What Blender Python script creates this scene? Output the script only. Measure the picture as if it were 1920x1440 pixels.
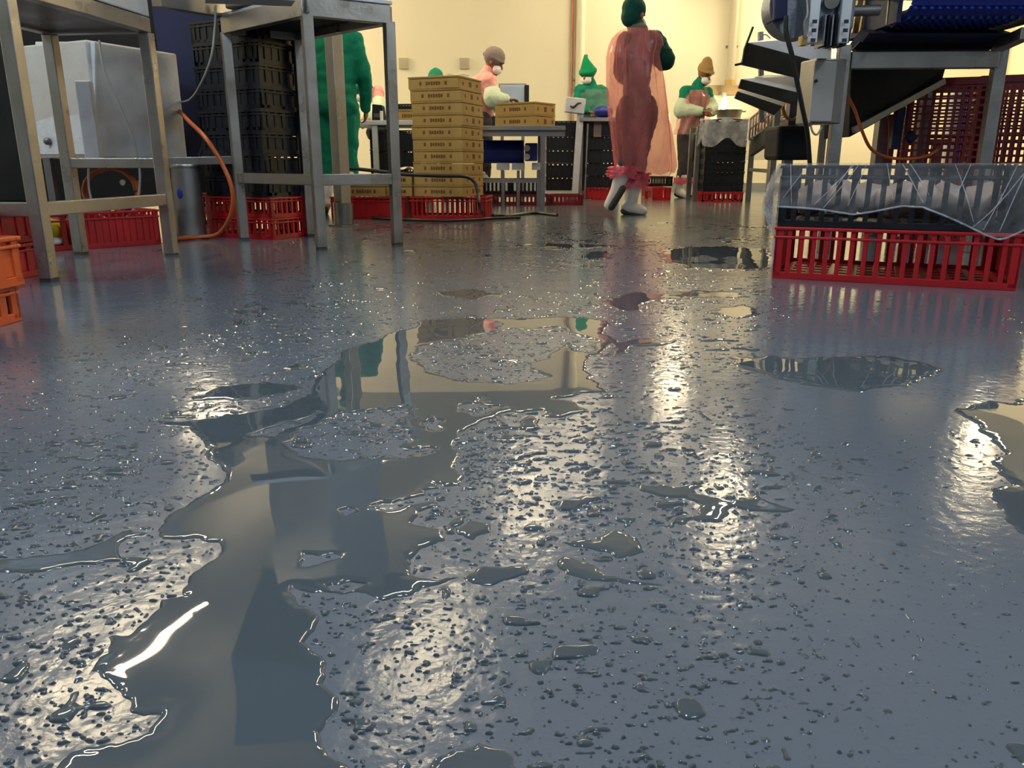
import bpy, math, random
import numpy as np
from mathutils import Vector, Matrix, Quaternion
random.seed(7); RNG = np.random.default_rng(11)
S = bpy.context.scene
for o in list(bpy.data.objects): bpy.data.objects.remove(o)
R = math.radians

# ---------------------------------------------------------------- camera, world, exposure
H, F, PITCH = .42, 1480.0, math.atan(412/1480)
cd = bpy.data.cameras.new('camera'); cam = bpy.data.objects.new('camera', cd); S.collection.objects.link(cam)
cam.location = (0, 0, H); cam.rotation_euler = (math.pi/2-PITCH, 0, 0)
cd.sensor_fit = 'HORIZONTAL'; cd.sensor_width = 36; cd.lens = 36*F/1920; cd.clip_start = .02; cd.clip_end = 200
cd.dof.use_dof = False
S.camera = cam
S.view_settings.view_transform = 'Standard'; S.view_settings.look = 'None'
S.view_settings.gamma = 1; S.view_settings.use_curve_mapping = False
S.view_settings.exposure = 0.0
W = bpy.data.worlds.new('world'); S.world = W; W.use_nodes = True
W.node_tree.nodes['Background'].inputs[0].default_value = (.74, .86, 1.0, 1)
W.node_tree.nodes['Background'].inputs[1].default_value = .22
S.cycles.max_bounces = 8; S.cycles.transparent_max_bounces = 12; S.cycles.glossy_bounces = 4; S.cycles.diffuse_bounces = 3
S.cycles.sample_clamp_indirect = 6; S.cycles.caustics_reflective = False; S.cycles.caustics_refractive = False
ZC = 3.5                         # ceiling height
WARM, COOL = (1.0, .82, .52), (.76, .88, 1.0)
# warm fluorescent tubes over the packing tables, cool ones over the near bay, unseen ones added to brighten the back wall: (x, y, length, colour, radiance)
TUBES = [(-2.79, 4.99, 1.6, WARM, 220), (2.26, 7.81, 1.2, WARM, 270), (0.18, 8.00, 1.2, WARM, 190), (0.86, 9.40, 1.2, WARM, 120), (-0.63, 5.09, 1.2, WARM, 150),
         (-1.70, 9.00, 1.2, WARM, 260), (-3.7, 9.3, 1.2, WARM, 560), (6.07, 9.68, 1.2, WARM, 300), (2.55, 12.1, 1.2, WARM, 330), (3.6, 2.3, 1.2, COOL, 400),
         (-.3, 1.2, 1.2, COOL, 420), (2.1, -1.2, 1.2, COOL, 400), (-4.1, 2.4, 1.2, COOL, 560), (-4.4, 12.5, 1.2, WARM, 760), (5.7, 12.4, 1.2, WARM, 700)]
TUBE_RZ = R(-20)
# ---------------------------------------------------------------- helpers
def lin(r, g, b):
    f = lambda c: c/12.92 if c <= .04045 else ((c+.055)/1.055)**2.4
    return (f(r/255), f(g/255), f(b/255), 1)
def fl(u, v):
    a = PITCH+math.atan((v-720)/F); Y = H/math.tan(a); zc = Y*math.cos(PITCH)+H*math.sin(PITCH)
    return Vector(((u-960)/F*zc, Y, 0))
def at(u, v, Y):
    dx = (u-960)/F; dy = math.cos(PITCH)-(v-720)/F*math.sin(PITCH); dz = -math.sin(PITCH)-(v-720)/F*math.cos(PITCH)
    t = Y/dy; return Vector((dx*t, Y, H+dz*t))
MATS = {}
def mat(name, col, rough=.5, metal=0., var=.0, vscale=6., bump=0., bscale=40., spec=.5, stretch=(1, 1, 1), rvar=0., coat=0.):
    if name in MATS: return MATS[name]
    m = bpy.data.materials.new(name); m.use_nodes = True; nt = m.node_tree; b = nt.nodes['Principled BSDF']
    b.inputs['Base Color'].default_value = col; b.inputs['Roughness'].default_value = rough; b.inputs['Metallic'].default_value = metal
    b.inputs['Specular IOR Level'].default_value = spec; b.inputs['Coat Weight'].default_value = coat
    tc = nt.nodes.new('ShaderNodeTexCoord'); mp = nt.nodes.new('ShaderNodeMapping'); mp.inputs['Scale'].default_value = stretch
    nt.links.new(tc.outputs['Object'], mp.inputs[0])
    if var or rvar:
        n = nt.nodes.new('ShaderNodeTexNoise'); n.inputs['Scale'].default_value = vscale; n.inputs['Detail'].default_value = 5
        nt.links.new(mp.outputs[0], n.inputs[0])
        if var:
            r = nt.nodes.new('ShaderNodeMix'); r.data_type = 'RGBA'
            r.inputs[6].default_value = tuple(max(0, c*(1-var)) for c in col[:3])+(1,)
            r.inputs[7].default_value = tuple(min(1, c*(1+var)) for c in col[:3])+(1,)
            nt.links.new(n.outputs[0], r.inputs[0]); nt.links.new(r.outputs[2], b.inputs['Base Color'])
        if rvar:
            q = nt.nodes.new('ShaderNodeMapRange'); q.inputs[1].default_value = .3; q.inputs[2].default_value = .7
            q.inputs[3].default_value = max(.02, rough-rvar); q.inputs[4].default_value = rough+rvar
            nt.links.new(n.outputs[0], q.inputs[0]); nt.links.new(q.outputs[0], b.inputs['Roughness'])
    if bump:
        n2 = nt.nodes.new('ShaderNodeTexNoise'); n2.inputs['Scale'].default_value = bscale; n2.inputs['Detail'].default_value = 4
        nt.links.new(mp.outputs[0], n2.inputs[0])
        bp = nt.nodes.new('ShaderNodeBump'); bp.inputs['Strength'].default_value = bump; bp.inputs['Distance'].default_value = .01
        nt.links.new(n2.outputs[0], bp.inputs['Height']); nt.links.new(bp.outputs[0], b.inputs['Normal'])
    MATS[name] = m; return m
def film(name, col, opac, rough=.15, bump=.6, bscale=30, trans=(1, 1, 1, 1), stretch=(1, 1, 1)):
    """thin clear or tinted plastic: some of it lets the view through, the rest scatters and shines"""
    m = bpy.data.materials.new(name); m.use_nodes = True; nt = m.node_tree; b = nt.nodes['Principled BSDF']; out = nt.nodes['Material Output']
    b.inputs['Base Color'].default_value = col; b.inputs['Roughness'].default_value = rough
    t = nt.nodes.new('ShaderNodeBsdfTransparent'); t.inputs[0].default_value = trans
    mx = nt.nodes.new('ShaderNodeMixShader'); tc = nt.nodes.new('ShaderNodeTexCoord'); mp = nt.nodes.new('ShaderNodeMapping')
    mp.inputs['Scale'].default_value = stretch; nt.links.new(tc.outputs['Object'], mp.inputs[0])
    n = nt.nodes.new('ShaderNodeTexNoise'); n.inputs['Scale'].default_value = bscale; n.inputs['Detail'].default_value = 5; nt.links.new(mp.outputs[0], n.inputs[0])
    q = nt.nodes.new('ShaderNodeMapRange'); q.inputs[1].default_value = .35; q.inputs[2].default_value = .7
    q.inputs[3].default_value = opac*.7; q.inputs[4].default_value = min(1, opac*1.4); nt.links.new(n.outputs[0], q.inputs[0])
    bp = nt.nodes.new('ShaderNodeBump'); bp.inputs['Strength'].default_value = bump; bp.inputs['Distance'].default_value = .02
    nt.links.new(n.outputs[0], bp.inputs['Height']); nt.links.new(bp.outputs[0], b.inputs['Normal'])
    nt.links.new(q.outputs[0], mx.inputs[0]); nt.links.new(t.outputs[0], mx.inputs[1]); nt.links.new(b.outputs[0], mx.inputs[2])
    nt.links.new(mx.outputs[0], out.inputs[0]); MATS[name] = m; return m

class MB:
    def __init__(s): s.v = []; s.f = []
    def add(s, vs, fs):
        k = len(s.v); s.v += [tuple(v) for v in vs]; s.f += [tuple(i+k for i in f) for f in fs]; return s
    def box(s, c, d, rz=0, M=None):
        hx, hy, hz = d[0]/2, d[1]/2, d[2]/2
        vs = [Vector((x, y, z)) for x in (-hx, hx) for y in (-hy, hy) for z in (-hz, hz)]
        if rz: vs = [Matrix.Rotation(rz, 3, 'Z') @ v for v in vs]
        if M is not None: vs = [M @ v for v in vs]
        return s.add([v+Vector(c) for v in vs], [(0, 1, 3, 2), (4, 6, 7, 5), (0, 4, 5, 1), (2, 3, 7, 6), (0, 2, 6, 4), (1, 5, 7, 3)])
    def beam(s, p, q, w, h=None, up=None):
        p, q = Vector(p), Vector(q); h = h or w; d = (q-p); L = d.length; d = d.normalized()
        u = Vector(up) if up else (Vector((0, 0, 1)) if abs(d.z) < .9 else Vector((0, 1, 0)))
        a = d.cross(u).normalized(); b = a.cross(d).normalized()
        return s.box((p+q)/2, (L, w, h), M=Matrix((d, a, b)).transposed())
    def prism(s, pts, vec):
        n = len(pts); vec = Vector(vec); pts = [Vector(p) for p in pts]
        return s.add(pts+[p+vec for p in pts], [tuple(range(n)), tuple(range(2*n-1, n-1, -1))]+[((i+1) % n, i, n+i, n+(i+1) % n) for i in range(n)])
    def tube(s, pts, r, n=8, smooth=True):
        pts = [Vector(p) for p in pts]
        if smooth and len(pts) > 2:
            out = []
            for i in range(len(pts)-1):
                p0, p1, p2, p3 = pts[max(i-1, 0)], pts[i], pts[i+1], pts[min(i+2, len(pts)-1)]
                for k in range(6):
                    t = k/6; out.append(.5*((2*p1)+(p2-p0)*t+(2*p0-5*p1+4*p2-p3)*t*t+(3*p1-p0-3*p2+p3)*t**3))
            pts = out+[pts[-1]]
        rs = r if hasattr(r, '__len__') else [r]*len(pts)
        if len(rs) != len(pts): rs = list(np.interp(np.linspace(0, 1, len(pts)), np.linspace(0, 1, len(rs)), rs))
        vs = []; u = None
        for i, p in enumerate(pts):
            d = (pts[min(i+1, len(pts)-1)]-pts[max(i-1, 0)]).normalized()
            if u is None: u = d.orthogonal().normalized()
            u = (u-d*u.dot(d)); u = u.normalized() if u.length > 1e-5 else d.orthogonal().normalized()
            w = d.cross(u)
            vs += [p+(u*math.cos(a)+w*math.sin(a))*rs[i] for a in (2*math.pi*k/n for k in range(n))]
        fs = [(i*n+k, i*n+(k+1) % n, (i+1)*n+(k+1) % n, (i+1)*n+k) for i in range(len(pts)-1) for k in range(n)]
        fs += [tuple(range(n-1, -1, -1)), tuple((len(pts)-1)*n+k for k in range(n))]
        return s.add(vs, fs)
    def cyl(s, p, q, r, n=16, r2=None): return s.tube([p, q], [r, r if r2 is None else r2], n, False)
    def lathe(s, c, prof, n=24, sx=1, sy=1):
        c = Vector(c); vs = [c+Vector((r*sx*math.cos(2*math.pi*k/n), r*sy*math.sin(2*math.pi*k/n), z)) for r, z in prof for k in range(n)]
        m = len(prof); fs = [(i*n+k, i*n+(k+1) % n, (i+1)*n+(k+1) % n, (i+1)*n+k) for i in range(m-1) for k in range(n)]
        return s.add(vs, fs+[tuple(range(n-1, -1, -1)), tuple((m-1)*n+k for k in range(n))])
    def ell(s, c, r, M=None, nu=16, nv=10):
        vs = []; fs = []
        for i in range(1, nv):
            t = math.pi*i/nv
            vs += [Vector((r[0]*math.sin(t)*math.cos(2*math.pi*k/nu), r[1]*math.sin(t)*math.sin(2*math.pi*k/nu), r[2]*math.cos(t))) for k in range(nu)]
        a = len(vs); vs += [Vector((0, 0, r[2])), Vector((0, 0, -r[2]))]
        for i in range(nv-2): fs += [(i*nu+k, (i+1)*nu+k, (i+1)*nu+(k+1) % nu, i*nu+(k+1) % nu) for k in range(nu)]
        fs += [(a, k, (k+1) % nu) for k in range(nu)]+[(a+1, (nv-2)*nu+(k+1) % nu, (nv-2)*nu+k) for k in range(nu)]
        if M is not None: vs = [M @ v for v in vs]
        return s.add([v+Vector(c) for v in vs], fs)
    def cone(s, p, q, r1, r2, n=12):
        p, q = Vector(p), Vector(q); d = q-p
        if d.length < 1e-4: return s.ell(p, (r1,)*3)
        d = d.normalized(); pts = []; rs = []
        for a in (85, 60, 30): pts.append(p-d*r1*math.sin(R(a))); rs.append(r1*math.cos(R(a)))
        pts += [p, q]; rs += [r1, r2]
        for a in (30, 60, 85): pts.append(q+d*r2*math.sin(R(a))); rs.append(r2*math.cos(R(a)))
        return s.tube(pts, rs, n, False)
    def grid(s, fn, nu, nv, close=False):
        vs = [fn(i/nu, j/nv) for j in range(nv+1) for i in range(nu+(0 if close else 1))]; w = nu+(0 if close else 1)
        return s.add(vs, [(j*w+i, j*w+(i+1) % w, (j+1)*w+(i+1) % w, (j+1)*w+i) for j in range(nv) for i in range(nu)])
    def mesh(s, name, m, smooth=False):
        me = bpy.data.meshes.new(name); me.from_pydata(s.v, [], s.f); me.materials.append(m)
        if smooth: me.polygons.foreach_set('use_smooth', [True]*len(me.polygons))
        me.update(); return me
    def obj(s, name, m, parent=None, smooth=False, bevel=0., auto=False):
        o = link(name, s.mesh(name, m, smooth or auto), parent, bevel=bevel)
        if smooth and len(s.f) < 3000 and max(map(len, s.f)) > 4: e = o.modifiers.new('hard_edges', 'EDGE_SPLIT'); e.split_angle = R(50)
        return o
def link(name, me, parent=None, loc=None, rz=0, bevel=0.):
    o = bpy.data.objects.new(name, me); S.collection.objects.link(o)
    if parent: o.parent = parent
    if loc is not None: o.location = loc
    if rz: o.rotation_euler.z = rz
    if bevel:
        b = o.modifiers.new('bevel', 'BEVEL'); b.width = bevel; b.segments = 2; b.limit_method = 'ANGLE'
    return o
def tag(o, label, cat, group=None):
    o['label'] = label; o['category'] = cat
    if group: o['group'] = group
    return o
def thing(name, label, cat, loc=(0, 0, 0), rz=0, group=None):
    o = bpy.data.objects.new(name, None); S.collection.objects.link(o); o.empty_display_size = .05
    o.location = loc; o.rotation_euler.z = rz; return tag(o, label, cat, group)
def struct(o): o['kind'] = 'structure'; return o
def inst(tmpl, root):
    """parts from a template list (name, mesh, loc, rz, bevel, children)"""
    for n, me, loc, rz, bv in tmpl:
        o = link(n, me, root, loc, rz, bv)
        if n == 'print': o['kind'] = 'stuff'

# ---------------------------------------------------------------- materials
M_STEEL = mat('brushed_steel', (.34, .325, .30, 1), .34, .9, .22, 9, .12, 60, rvar=.1)
M_STEELD = mat('dull_steel', (.22, .215, .21, 1), .45, .8, .25, 8, .1, 50, rvar=.1)
M_PANEL = mat('pale_steel_panel', (.56, .57, .58, 1), .42, .35, .18, 12, .15, 45, rvar=.1)
M_DARK = mat('dark_machine_paint', (.010, .011, .012, 1), .65, 0, .4, 6, .2, 30, spec=.2)
M_NAVY = mat('navy_plastic', (.006, .011, .055, 1), .7, 0, .3, 6, .15, 30)
M_BLUE = mat('blue_belt_plastic', (.012, .03, .26, 1), .35, 0, .25, 20, .1, 60)
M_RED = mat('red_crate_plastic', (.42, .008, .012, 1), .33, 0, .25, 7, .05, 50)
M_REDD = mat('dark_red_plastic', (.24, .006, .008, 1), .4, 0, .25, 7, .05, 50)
M_ORANGE = mat('orange_crate_plastic', (.60, .085, .015, 1), .4, 0, .2, 8, .05, 50)
M_BLACK = mat('black_crate_plastic', (.010, .011, .014, 1), .38, 0, .4, 8, .05, 50, spec=.3)
M_CARD = mat('cardboard', lin(172, 142, 84), .8, 0, .10, 14, .1, 120, spec=.2)
M_INK = mat('brown_ink', lin(112, 78, 50), .8, 0, .35, 60, spec=.2)
M_WHITE = mat('white_rubber', (.72, .72, .68, 1), .35, 0, .08, 10)
M_SOLE = mat('grey_sole', (.05, .045, .04, 1), .6)
M_GREEN = mat('green_cloth', lin(14, 118, 92), .8, 0, .18, 5, .5, 26, spec=.2)
M_GREEND = mat('dark_green_cloth', lin(8, 66, 58), .8, 0, .18, 5, .5, 26, spec=.2)
M_TROUS = mat('charcoal_cloth', lin(62, 58, 60), .85, 0, .2, 6, .5, 26, spec=.2)
M_SLEEVE = mat('pale_green_sleeve', lin(196, 210, 180), .55, 0, .1, 8, .5, 30)
M_SKIN = mat('brown_skin', lin(128, 82, 58), .5, 0, .1, 20)
M_MASK = mat('white_mask', (.8, .78, .74, 1), .7, 0, .05, 10, .2, 40)
M_EYE = mat('dark_eye', (.015, .012, .01, 1), .2)
M_CABLE = mat('black_cable', (.012, .012, .012, 1), .4)
M_OCABLE = mat('orange_cable', (.48, .10, .02, 1), .42, 0, .15, 20)
M_GCABLE = mat('grey_cable', (.33, .32, .29, 1), .45)
M_ALU = mat('cast_aluminium', (.20, .22, .26, 1), .42, .7, .25, 18, .25, 50)
M_PINK = film('pink_apron_film', lin(240, 140, 142), .36, .16, 1.0, 8, (1, .80, .79, 1), (1, 1, .35))
M_PINKD = film('bunched_pink_film', lin(236, 105, 130), .62, .2, .9, 16, (1, .6, .65, 1))
M_CLEAR = film('clear_wrap', (.66, .67, .69, 1), .12, .12, .9, 18, stretch=(1, 1, .5))
M_CLEARE = film('clear_wrap_edge', (.72, .74, .78, 1), .34, .14, .8, 12)

# ---------------------------------------------------------------- room shell
def floor_material():
    m = bpy.data.materials.new('grey_blue_floor'); m.use_nodes = True; nt = m.node_tree; b = nt.nodes['Principled BSDF']
    N = nt.nodes.new; Lk = nt.links.new
    tc = N('ShaderNodeTexCoord')
    n1 = N('ShaderNodeTexNoise'); n1.inputs['Scale'].default_value = 1.6; n1.inputs['Detail'].default_value = 6; Lk(tc.outputs['Object'], n1.inputs[0])
    mx = N('ShaderNodeMix'); mx.data_type = 'RGBA'; mx.inputs[6].default_value = (.090, .107, .132, 1); mx.inputs[7].default_value = (.124, .142, .168, 1)
    Lk(n1.outputs[0], mx.inputs[0])
    n3 = N('ShaderNodeTexNoise'); n3.inputs['Scale'].default_value = 130; n3.inputs['Detail'].default_value = 3; Lk(tc.outputs['Object'], n3.inputs[0])
    r3 = N('ShaderNodeMapRange'); r3.inputs[1].default_value = .62; r3.inputs[2].default_value = .75; r3.inputs[3].default_value = 1; r3.inputs[4].default_value = .75
    Lk(n3.outputs[0], r3.inputs[0])
    mu = N('ShaderNodeMix'); mu.data_type = 'RGBA'; mu.blend_type = 'MULTIPLY'; mu.inputs[0].default_value = 1; Lk(mx.outputs[2], mu.inputs[6]); Lk(r3.outputs[0], mu.inputs[7])
    Lk(mu.outputs[2], b.inputs['Base Color'])
    at_ = N('ShaderNodeAttribute'); at_.attribute_name = 'wet'
    rr = N('ShaderNodeMapRange'); rr.inputs[3].default_value = .165; rr.inputs[4].default_value = .085; Lk(at_.outputs['Fac'], rr.inputs[0])
    n2 = N('ShaderNodeTexNoise'); n2.inputs['Scale'].default_value = 5; n2.inputs['Detail'].default_value = 5
    Lk(tc.outputs['Object'], n2.inputs[0])
    ad = N('ShaderNodeMath'); ad.operation = 'MULTIPLY_ADD'; Lk(n2.outputs[0], ad.inputs[0]); ad.inputs[1].default_value = .10; Lk(rr.outputs[0], ad.inputs[2])
    sb = N('ShaderNodeMath'); sb.operation = 'SUBTRACT'; Lk(ad.outputs[0], sb.inputs[0]); sb.inputs[1].default_value = .05; sb.use_clamp = True
    Lk(sb.outputs[0], b.inputs['Roughness'])
    b.inputs['IOR'].default_value = 1.5
    # beads of water too small to model, and slow ripples in the film
    n4 = N('ShaderNodeTexNoise'); n4.inputs['Scale'].default_value = 55; n4.inputs['Detail'].default_value = 4; Lk(tc.outputs['Object'], n4.inputs[0])
    n5 = N('ShaderNodeTexNoise'); n5.inputs['Scale'].default_value = 9; n5.inputs['Detail'].default_value = 2; Lk(tc.outputs['Object'], n5.inputs[0])
    q = N('ShaderNodeMath'); q.operation = 'MULTIPLY_ADD'; Lk(n5.outputs[0], q.inputs[0]); q.inputs[1].default_value = 1.5; Lk(n4.outputs[0], q.inputs[2])
    bp = N('ShaderNodeBump'); bp.inputs['Distance'].default_value = .004
    bs = N('ShaderNodeMapRange'); bs.inputs[3].default_value = .22; bs.inputs[4].default_value = .10; Lk(at_.outputs['Fac'], bs.inputs[0]); Lk(bs.outputs[0], bp.inputs['Strength'])
    Lk(q.outputs[0], bp.inputs['Height']); Lk(bp.outputs[0], b.inputs['Normal'])
    return m
X0, X1, Y0, Y1 = -7.0, 8.0, -4.0, 13.6
def vnoise(x, y, seed=0):
    """smooth value noise, 0..1"""
    xi = np.floor(x).astype(np.int64); yi = np.floor(y).astype(np.int64); fx = x-xi; fy = y-yi
    fx = fx*fx*fx*(fx*(fx*6-15)+10); fy = fy*fy*fy*(fy*(fy*6-15)+10)
    def h(a, b):
        n = (a*374761393+b*668265263+seed*1442695041) & 0xffffffff
        n = ((n ^ (n >> 13))*1274126177) & 0xffffffff
        n = ((n ^ (n >> 16))*2246822519) & 0xffffffff
        return ((n ^ (n >> 15)) & 0xffffff)/float(0xffffff)
    return (h(xi, yi)*(1-fx)+h(xi+1, yi)*fx)*(1-fy)+(h(xi, yi+1)*(1-fx)+h(xi+1, yi+1)*fx)*fy
def fbm(x, y, oct=4, seed=0):
    t = 0; a = .5; s = 0
    for k in range(oct): t = t+a*vnoise(x*2**k+17.3*k, y*2**k-9.1*k, seed+k); s += a; a *= .5
    return t/s
def smooth(e0, e1, x): t = np.clip((x-e0)/(e1-e0), 0, 1); return t*t*(3-2*t)
def make_floor():
    nx, ny = 150, 176; xs = np.linspace(X0, X1, nx+1); ys = np.linspace(Y0, Y1, ny+1); gx, gy = np.meshgrid(xs, ys)
    mb = MB(); mb.v = np.stack([gx.ravel(), gy.ravel(), 0*gx.ravel()], 1).tolist()
    w = nx+1; mb.f = [(j*w+i, j*w+i+1, (j+1)*w+i+1, (j+1)*w+i) for j in range(ny) for i in range(nx)]
    o = mb.obj('floor', floor_material()); struct(o)
    wet = wetness(gx, gy).ravel().astype(np.float32)
    a = o.data.attributes.new('wet', 'FLOAT', 'POINT'); a.data.foreach_set('value', wet)
def wetness(x, y):
    left = smooth(-.25, -.6, x/np.maximum(y, .3))*smooth(1.7, 2.2, y)*smooth(6.5, 5, y)
    right = smooth(.30, .42, x/np.maximum(y, .3))*smooth(1.0, 1.5, y)*smooth(7, 5, y)
    return np.clip(np.maximum(left, right)+(fbm(x*2.2, y*1.2, 4, 5)-.5)*.5, 0, 1)
make_floor()
def wall_material(name, c):
    return mat(name, c, .55, 0, .04, 1.2, .03, 25)
M_WALL = wall_material('cream_wall', (.86, .79, .59, 1)); M_CEIL = mat('grey_ceiling_panel', (.38, .37, .34, 1), .6, 0, .08, 2)
struct(MB().box(((X0+X1)/2, Y1+.1, ZC/2), (X1-X0, .2, ZC)).obj('wall_back', M_WALL))
struct(MB().box((X0-.1, (Y0+Y1)/2, ZC/2), (.2, Y1-Y0, ZC)).obj('wall_left', M_WALL))
struct(MB().box((X1+.1, (Y0+Y1)/2, ZC/2), (.2, Y1-Y0, ZC)).obj('wall_right', M_WALL))
struct(MB().box(((X0+X1)/2, (Y0+Y1)/2, ZC+.1), (X1-X0, Y1-Y0, .2)).obj('ceiling', M_CEIL))
struct(MB().box(((X0+X1)/2, Y1-.03, .06), (X1-X0, .06, .12)).obj('baseboard_back', mat('grey_coving', (.25, .26, .27, 1), .5)))

# ---------------------------------------------------------------- ceiling lights
M_TUBEB = mat('white_lamp_body', (.7, .68, .62, 1), .5)
tub = [('batten', MB().box((0, 0, -.345), (.07, 1.3, .06)).mesh('batten', M_TUBEB), (0, 0, 0), 0, .006)]
for e in (-.6, .6): tub.append(('hanger', MB().cyl((0, e, -.32), (0, e, 0), .006, 8).mesh('hanger', M_TUBEB), (0, 0, 0), 0, 0))
for e in (-.625, .625): tub.append(('end_cap', MB().box((0, e, -.378), (.06, .05, .04)).mesh('end_cap', M_TUBEB), (0, 0, 0), 0, .004))
TUBE_LABELS = ['warm fluorescent ceiling light over the left stands, mirrored in the lower left puddle', 'warm fluorescent ceiling light mirrored end-on in the forked puddle at right', 'warm fluorescent ceiling light above the middle of the packing area',
    'warm fluorescent ceiling light in front of the cream wall pipe', 'warm fluorescent ceiling light just right of the left stands', 'warm fluorescent ceiling light above the green-clad worker',
    'warm fluorescent ceiling light nearest the left wall', 'warm fluorescent ceiling light nearest the right wall', 'added unseen warm tube light above the steel backsplash, brightening the back wall',
    'cool fluorescent ceiling light above the wrapped crates', 'cool fluorescent ceiling light straight above the camera spot', 'cool fluorescent ceiling light behind the camera spot', 'cool fluorescent ceiling light over the near left corner',
    'added unseen warm tube light brightening the back wall at left', 'added unseen warm tube light brightening the back wall at far right']
def tube_mat(name, c, w):
    m = bpy.data.materials.new(name); m.use_nodes = True; b = m.node_tree.nodes['Principled BSDF']
    b.inputs['Base Color'].default_value = (.8, .8, .8, 1); b.inputs['Emission Color'].default_value = (*c, 1); b.inputs['Emission Strength'].default_value = w; return m
for k, (x, y, L, c, w) in enumerate(TUBES):
    t = thing('ceiling_light', TUBE_LABELS[k], 'light', (x, y, ZC), TUBE_RZ, 'fluorescent ceiling lights'); inst(tub, t)
    MB().tube([(0, -L/2, -.392), (0, L/2, -.392)], [.016, .016], 8, False).obj('tube', tube_mat('lit_tube', c, w), t)

# ---------------------------------------------------------------- water: puddles and drops
def px(*pts): return [tuple(fl(u, v)[:2]) for u, v in pts]
MAIN = px((640, 660), (700, 640), (742, 624), (795, 600), (930, 597), (1065, 597), (1130, 600), (1155, 606), (1130, 625), (1165, 640), (1135, 655), (1105, 672), (1112, 700),
          (1120, 722), (1142, 736), (1085, 744), (1040, 746), (1085, 757), (1108, 776), (1060, 784), (1000, 772), (950, 777), (905, 788), (880, 808), (858, 830), (872, 850),
          (868, 880), (850, 902), (815, 908), (795, 930), (838, 948), (785, 960), (772, 985), (828, 995), (835, 1010), (790, 1024), (760, 1050), (768, 1072), (815, 1074),
          (862, 1076), (800, 1092), (750, 1116), (712, 1130), (660, 1126), (602, 1118), (548, 1114), (556, 1142), (600, 1160), (590, 1185), (566, 1206), (588, 1228), (612, 1260),
          (604, 1300), (626, 1340), (596, 1386), (632, 1424), (655, 1470), (120, 1470), (100, 1440), (140, 1398), (230, 1372), (290, 1356), (300, 1332), (250, 1326), (226, 1290), (192, 1268),
          (170, 1254), (197, 1230), (190, 1206), (240, 1194), (282, 1160), (308, 1140), (320, 1114), (358, 1110), (362, 1078), (400, 1050), (418, 1020), (370, 1012), (315, 1010), (312, 988),
          (322, 964), (372, 930), (424, 902), (432, 893), (400, 870), (372, 842), (382, 815), (340, 800), (288, 806), (292, 788), (380, 784), (450, 778), (530, 764), (570, 742), (590, 715))
ISLANDS = [px((775, 662), (800, 648), (900, 626), (1050, 616), (1120, 640), (1105, 660), (1060, 654), (1030, 664), (992, 680), (1000, 698), (1036, 712), (960, 722), (870, 719), (815, 702), (782, 686)),
           px((532, 832), (590, 800), (642, 776), (700, 766), (760, 760), (772, 780), (742, 800), (772, 830), (752, 846), (822, 850), (760, 860), (660, 862), (600, 862), (556, 855)),
           px((868, 758), (900, 754), (938, 764), (905, 772), (872, 768)), px((795, 792), (815, 782), (832, 786), (822, 800), (800, 802)),
           px((560, 1036), (610, 1032), (622, 1036), (590, 1050), (562, 1058)), px((624, 958), (645, 951), (658, 957), (640, 966)),
           px((690, 950), (735, 942), (770, 938), (800, 930), (818, 938), (780, 950), (735, 956)),
           px((470, 812), (520, 796), (590, 780), (560, 800), (520, 815)), px((620, 1104), (640, 1098), (668, 1108), (650, 1120), (628, 1116))]
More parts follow.
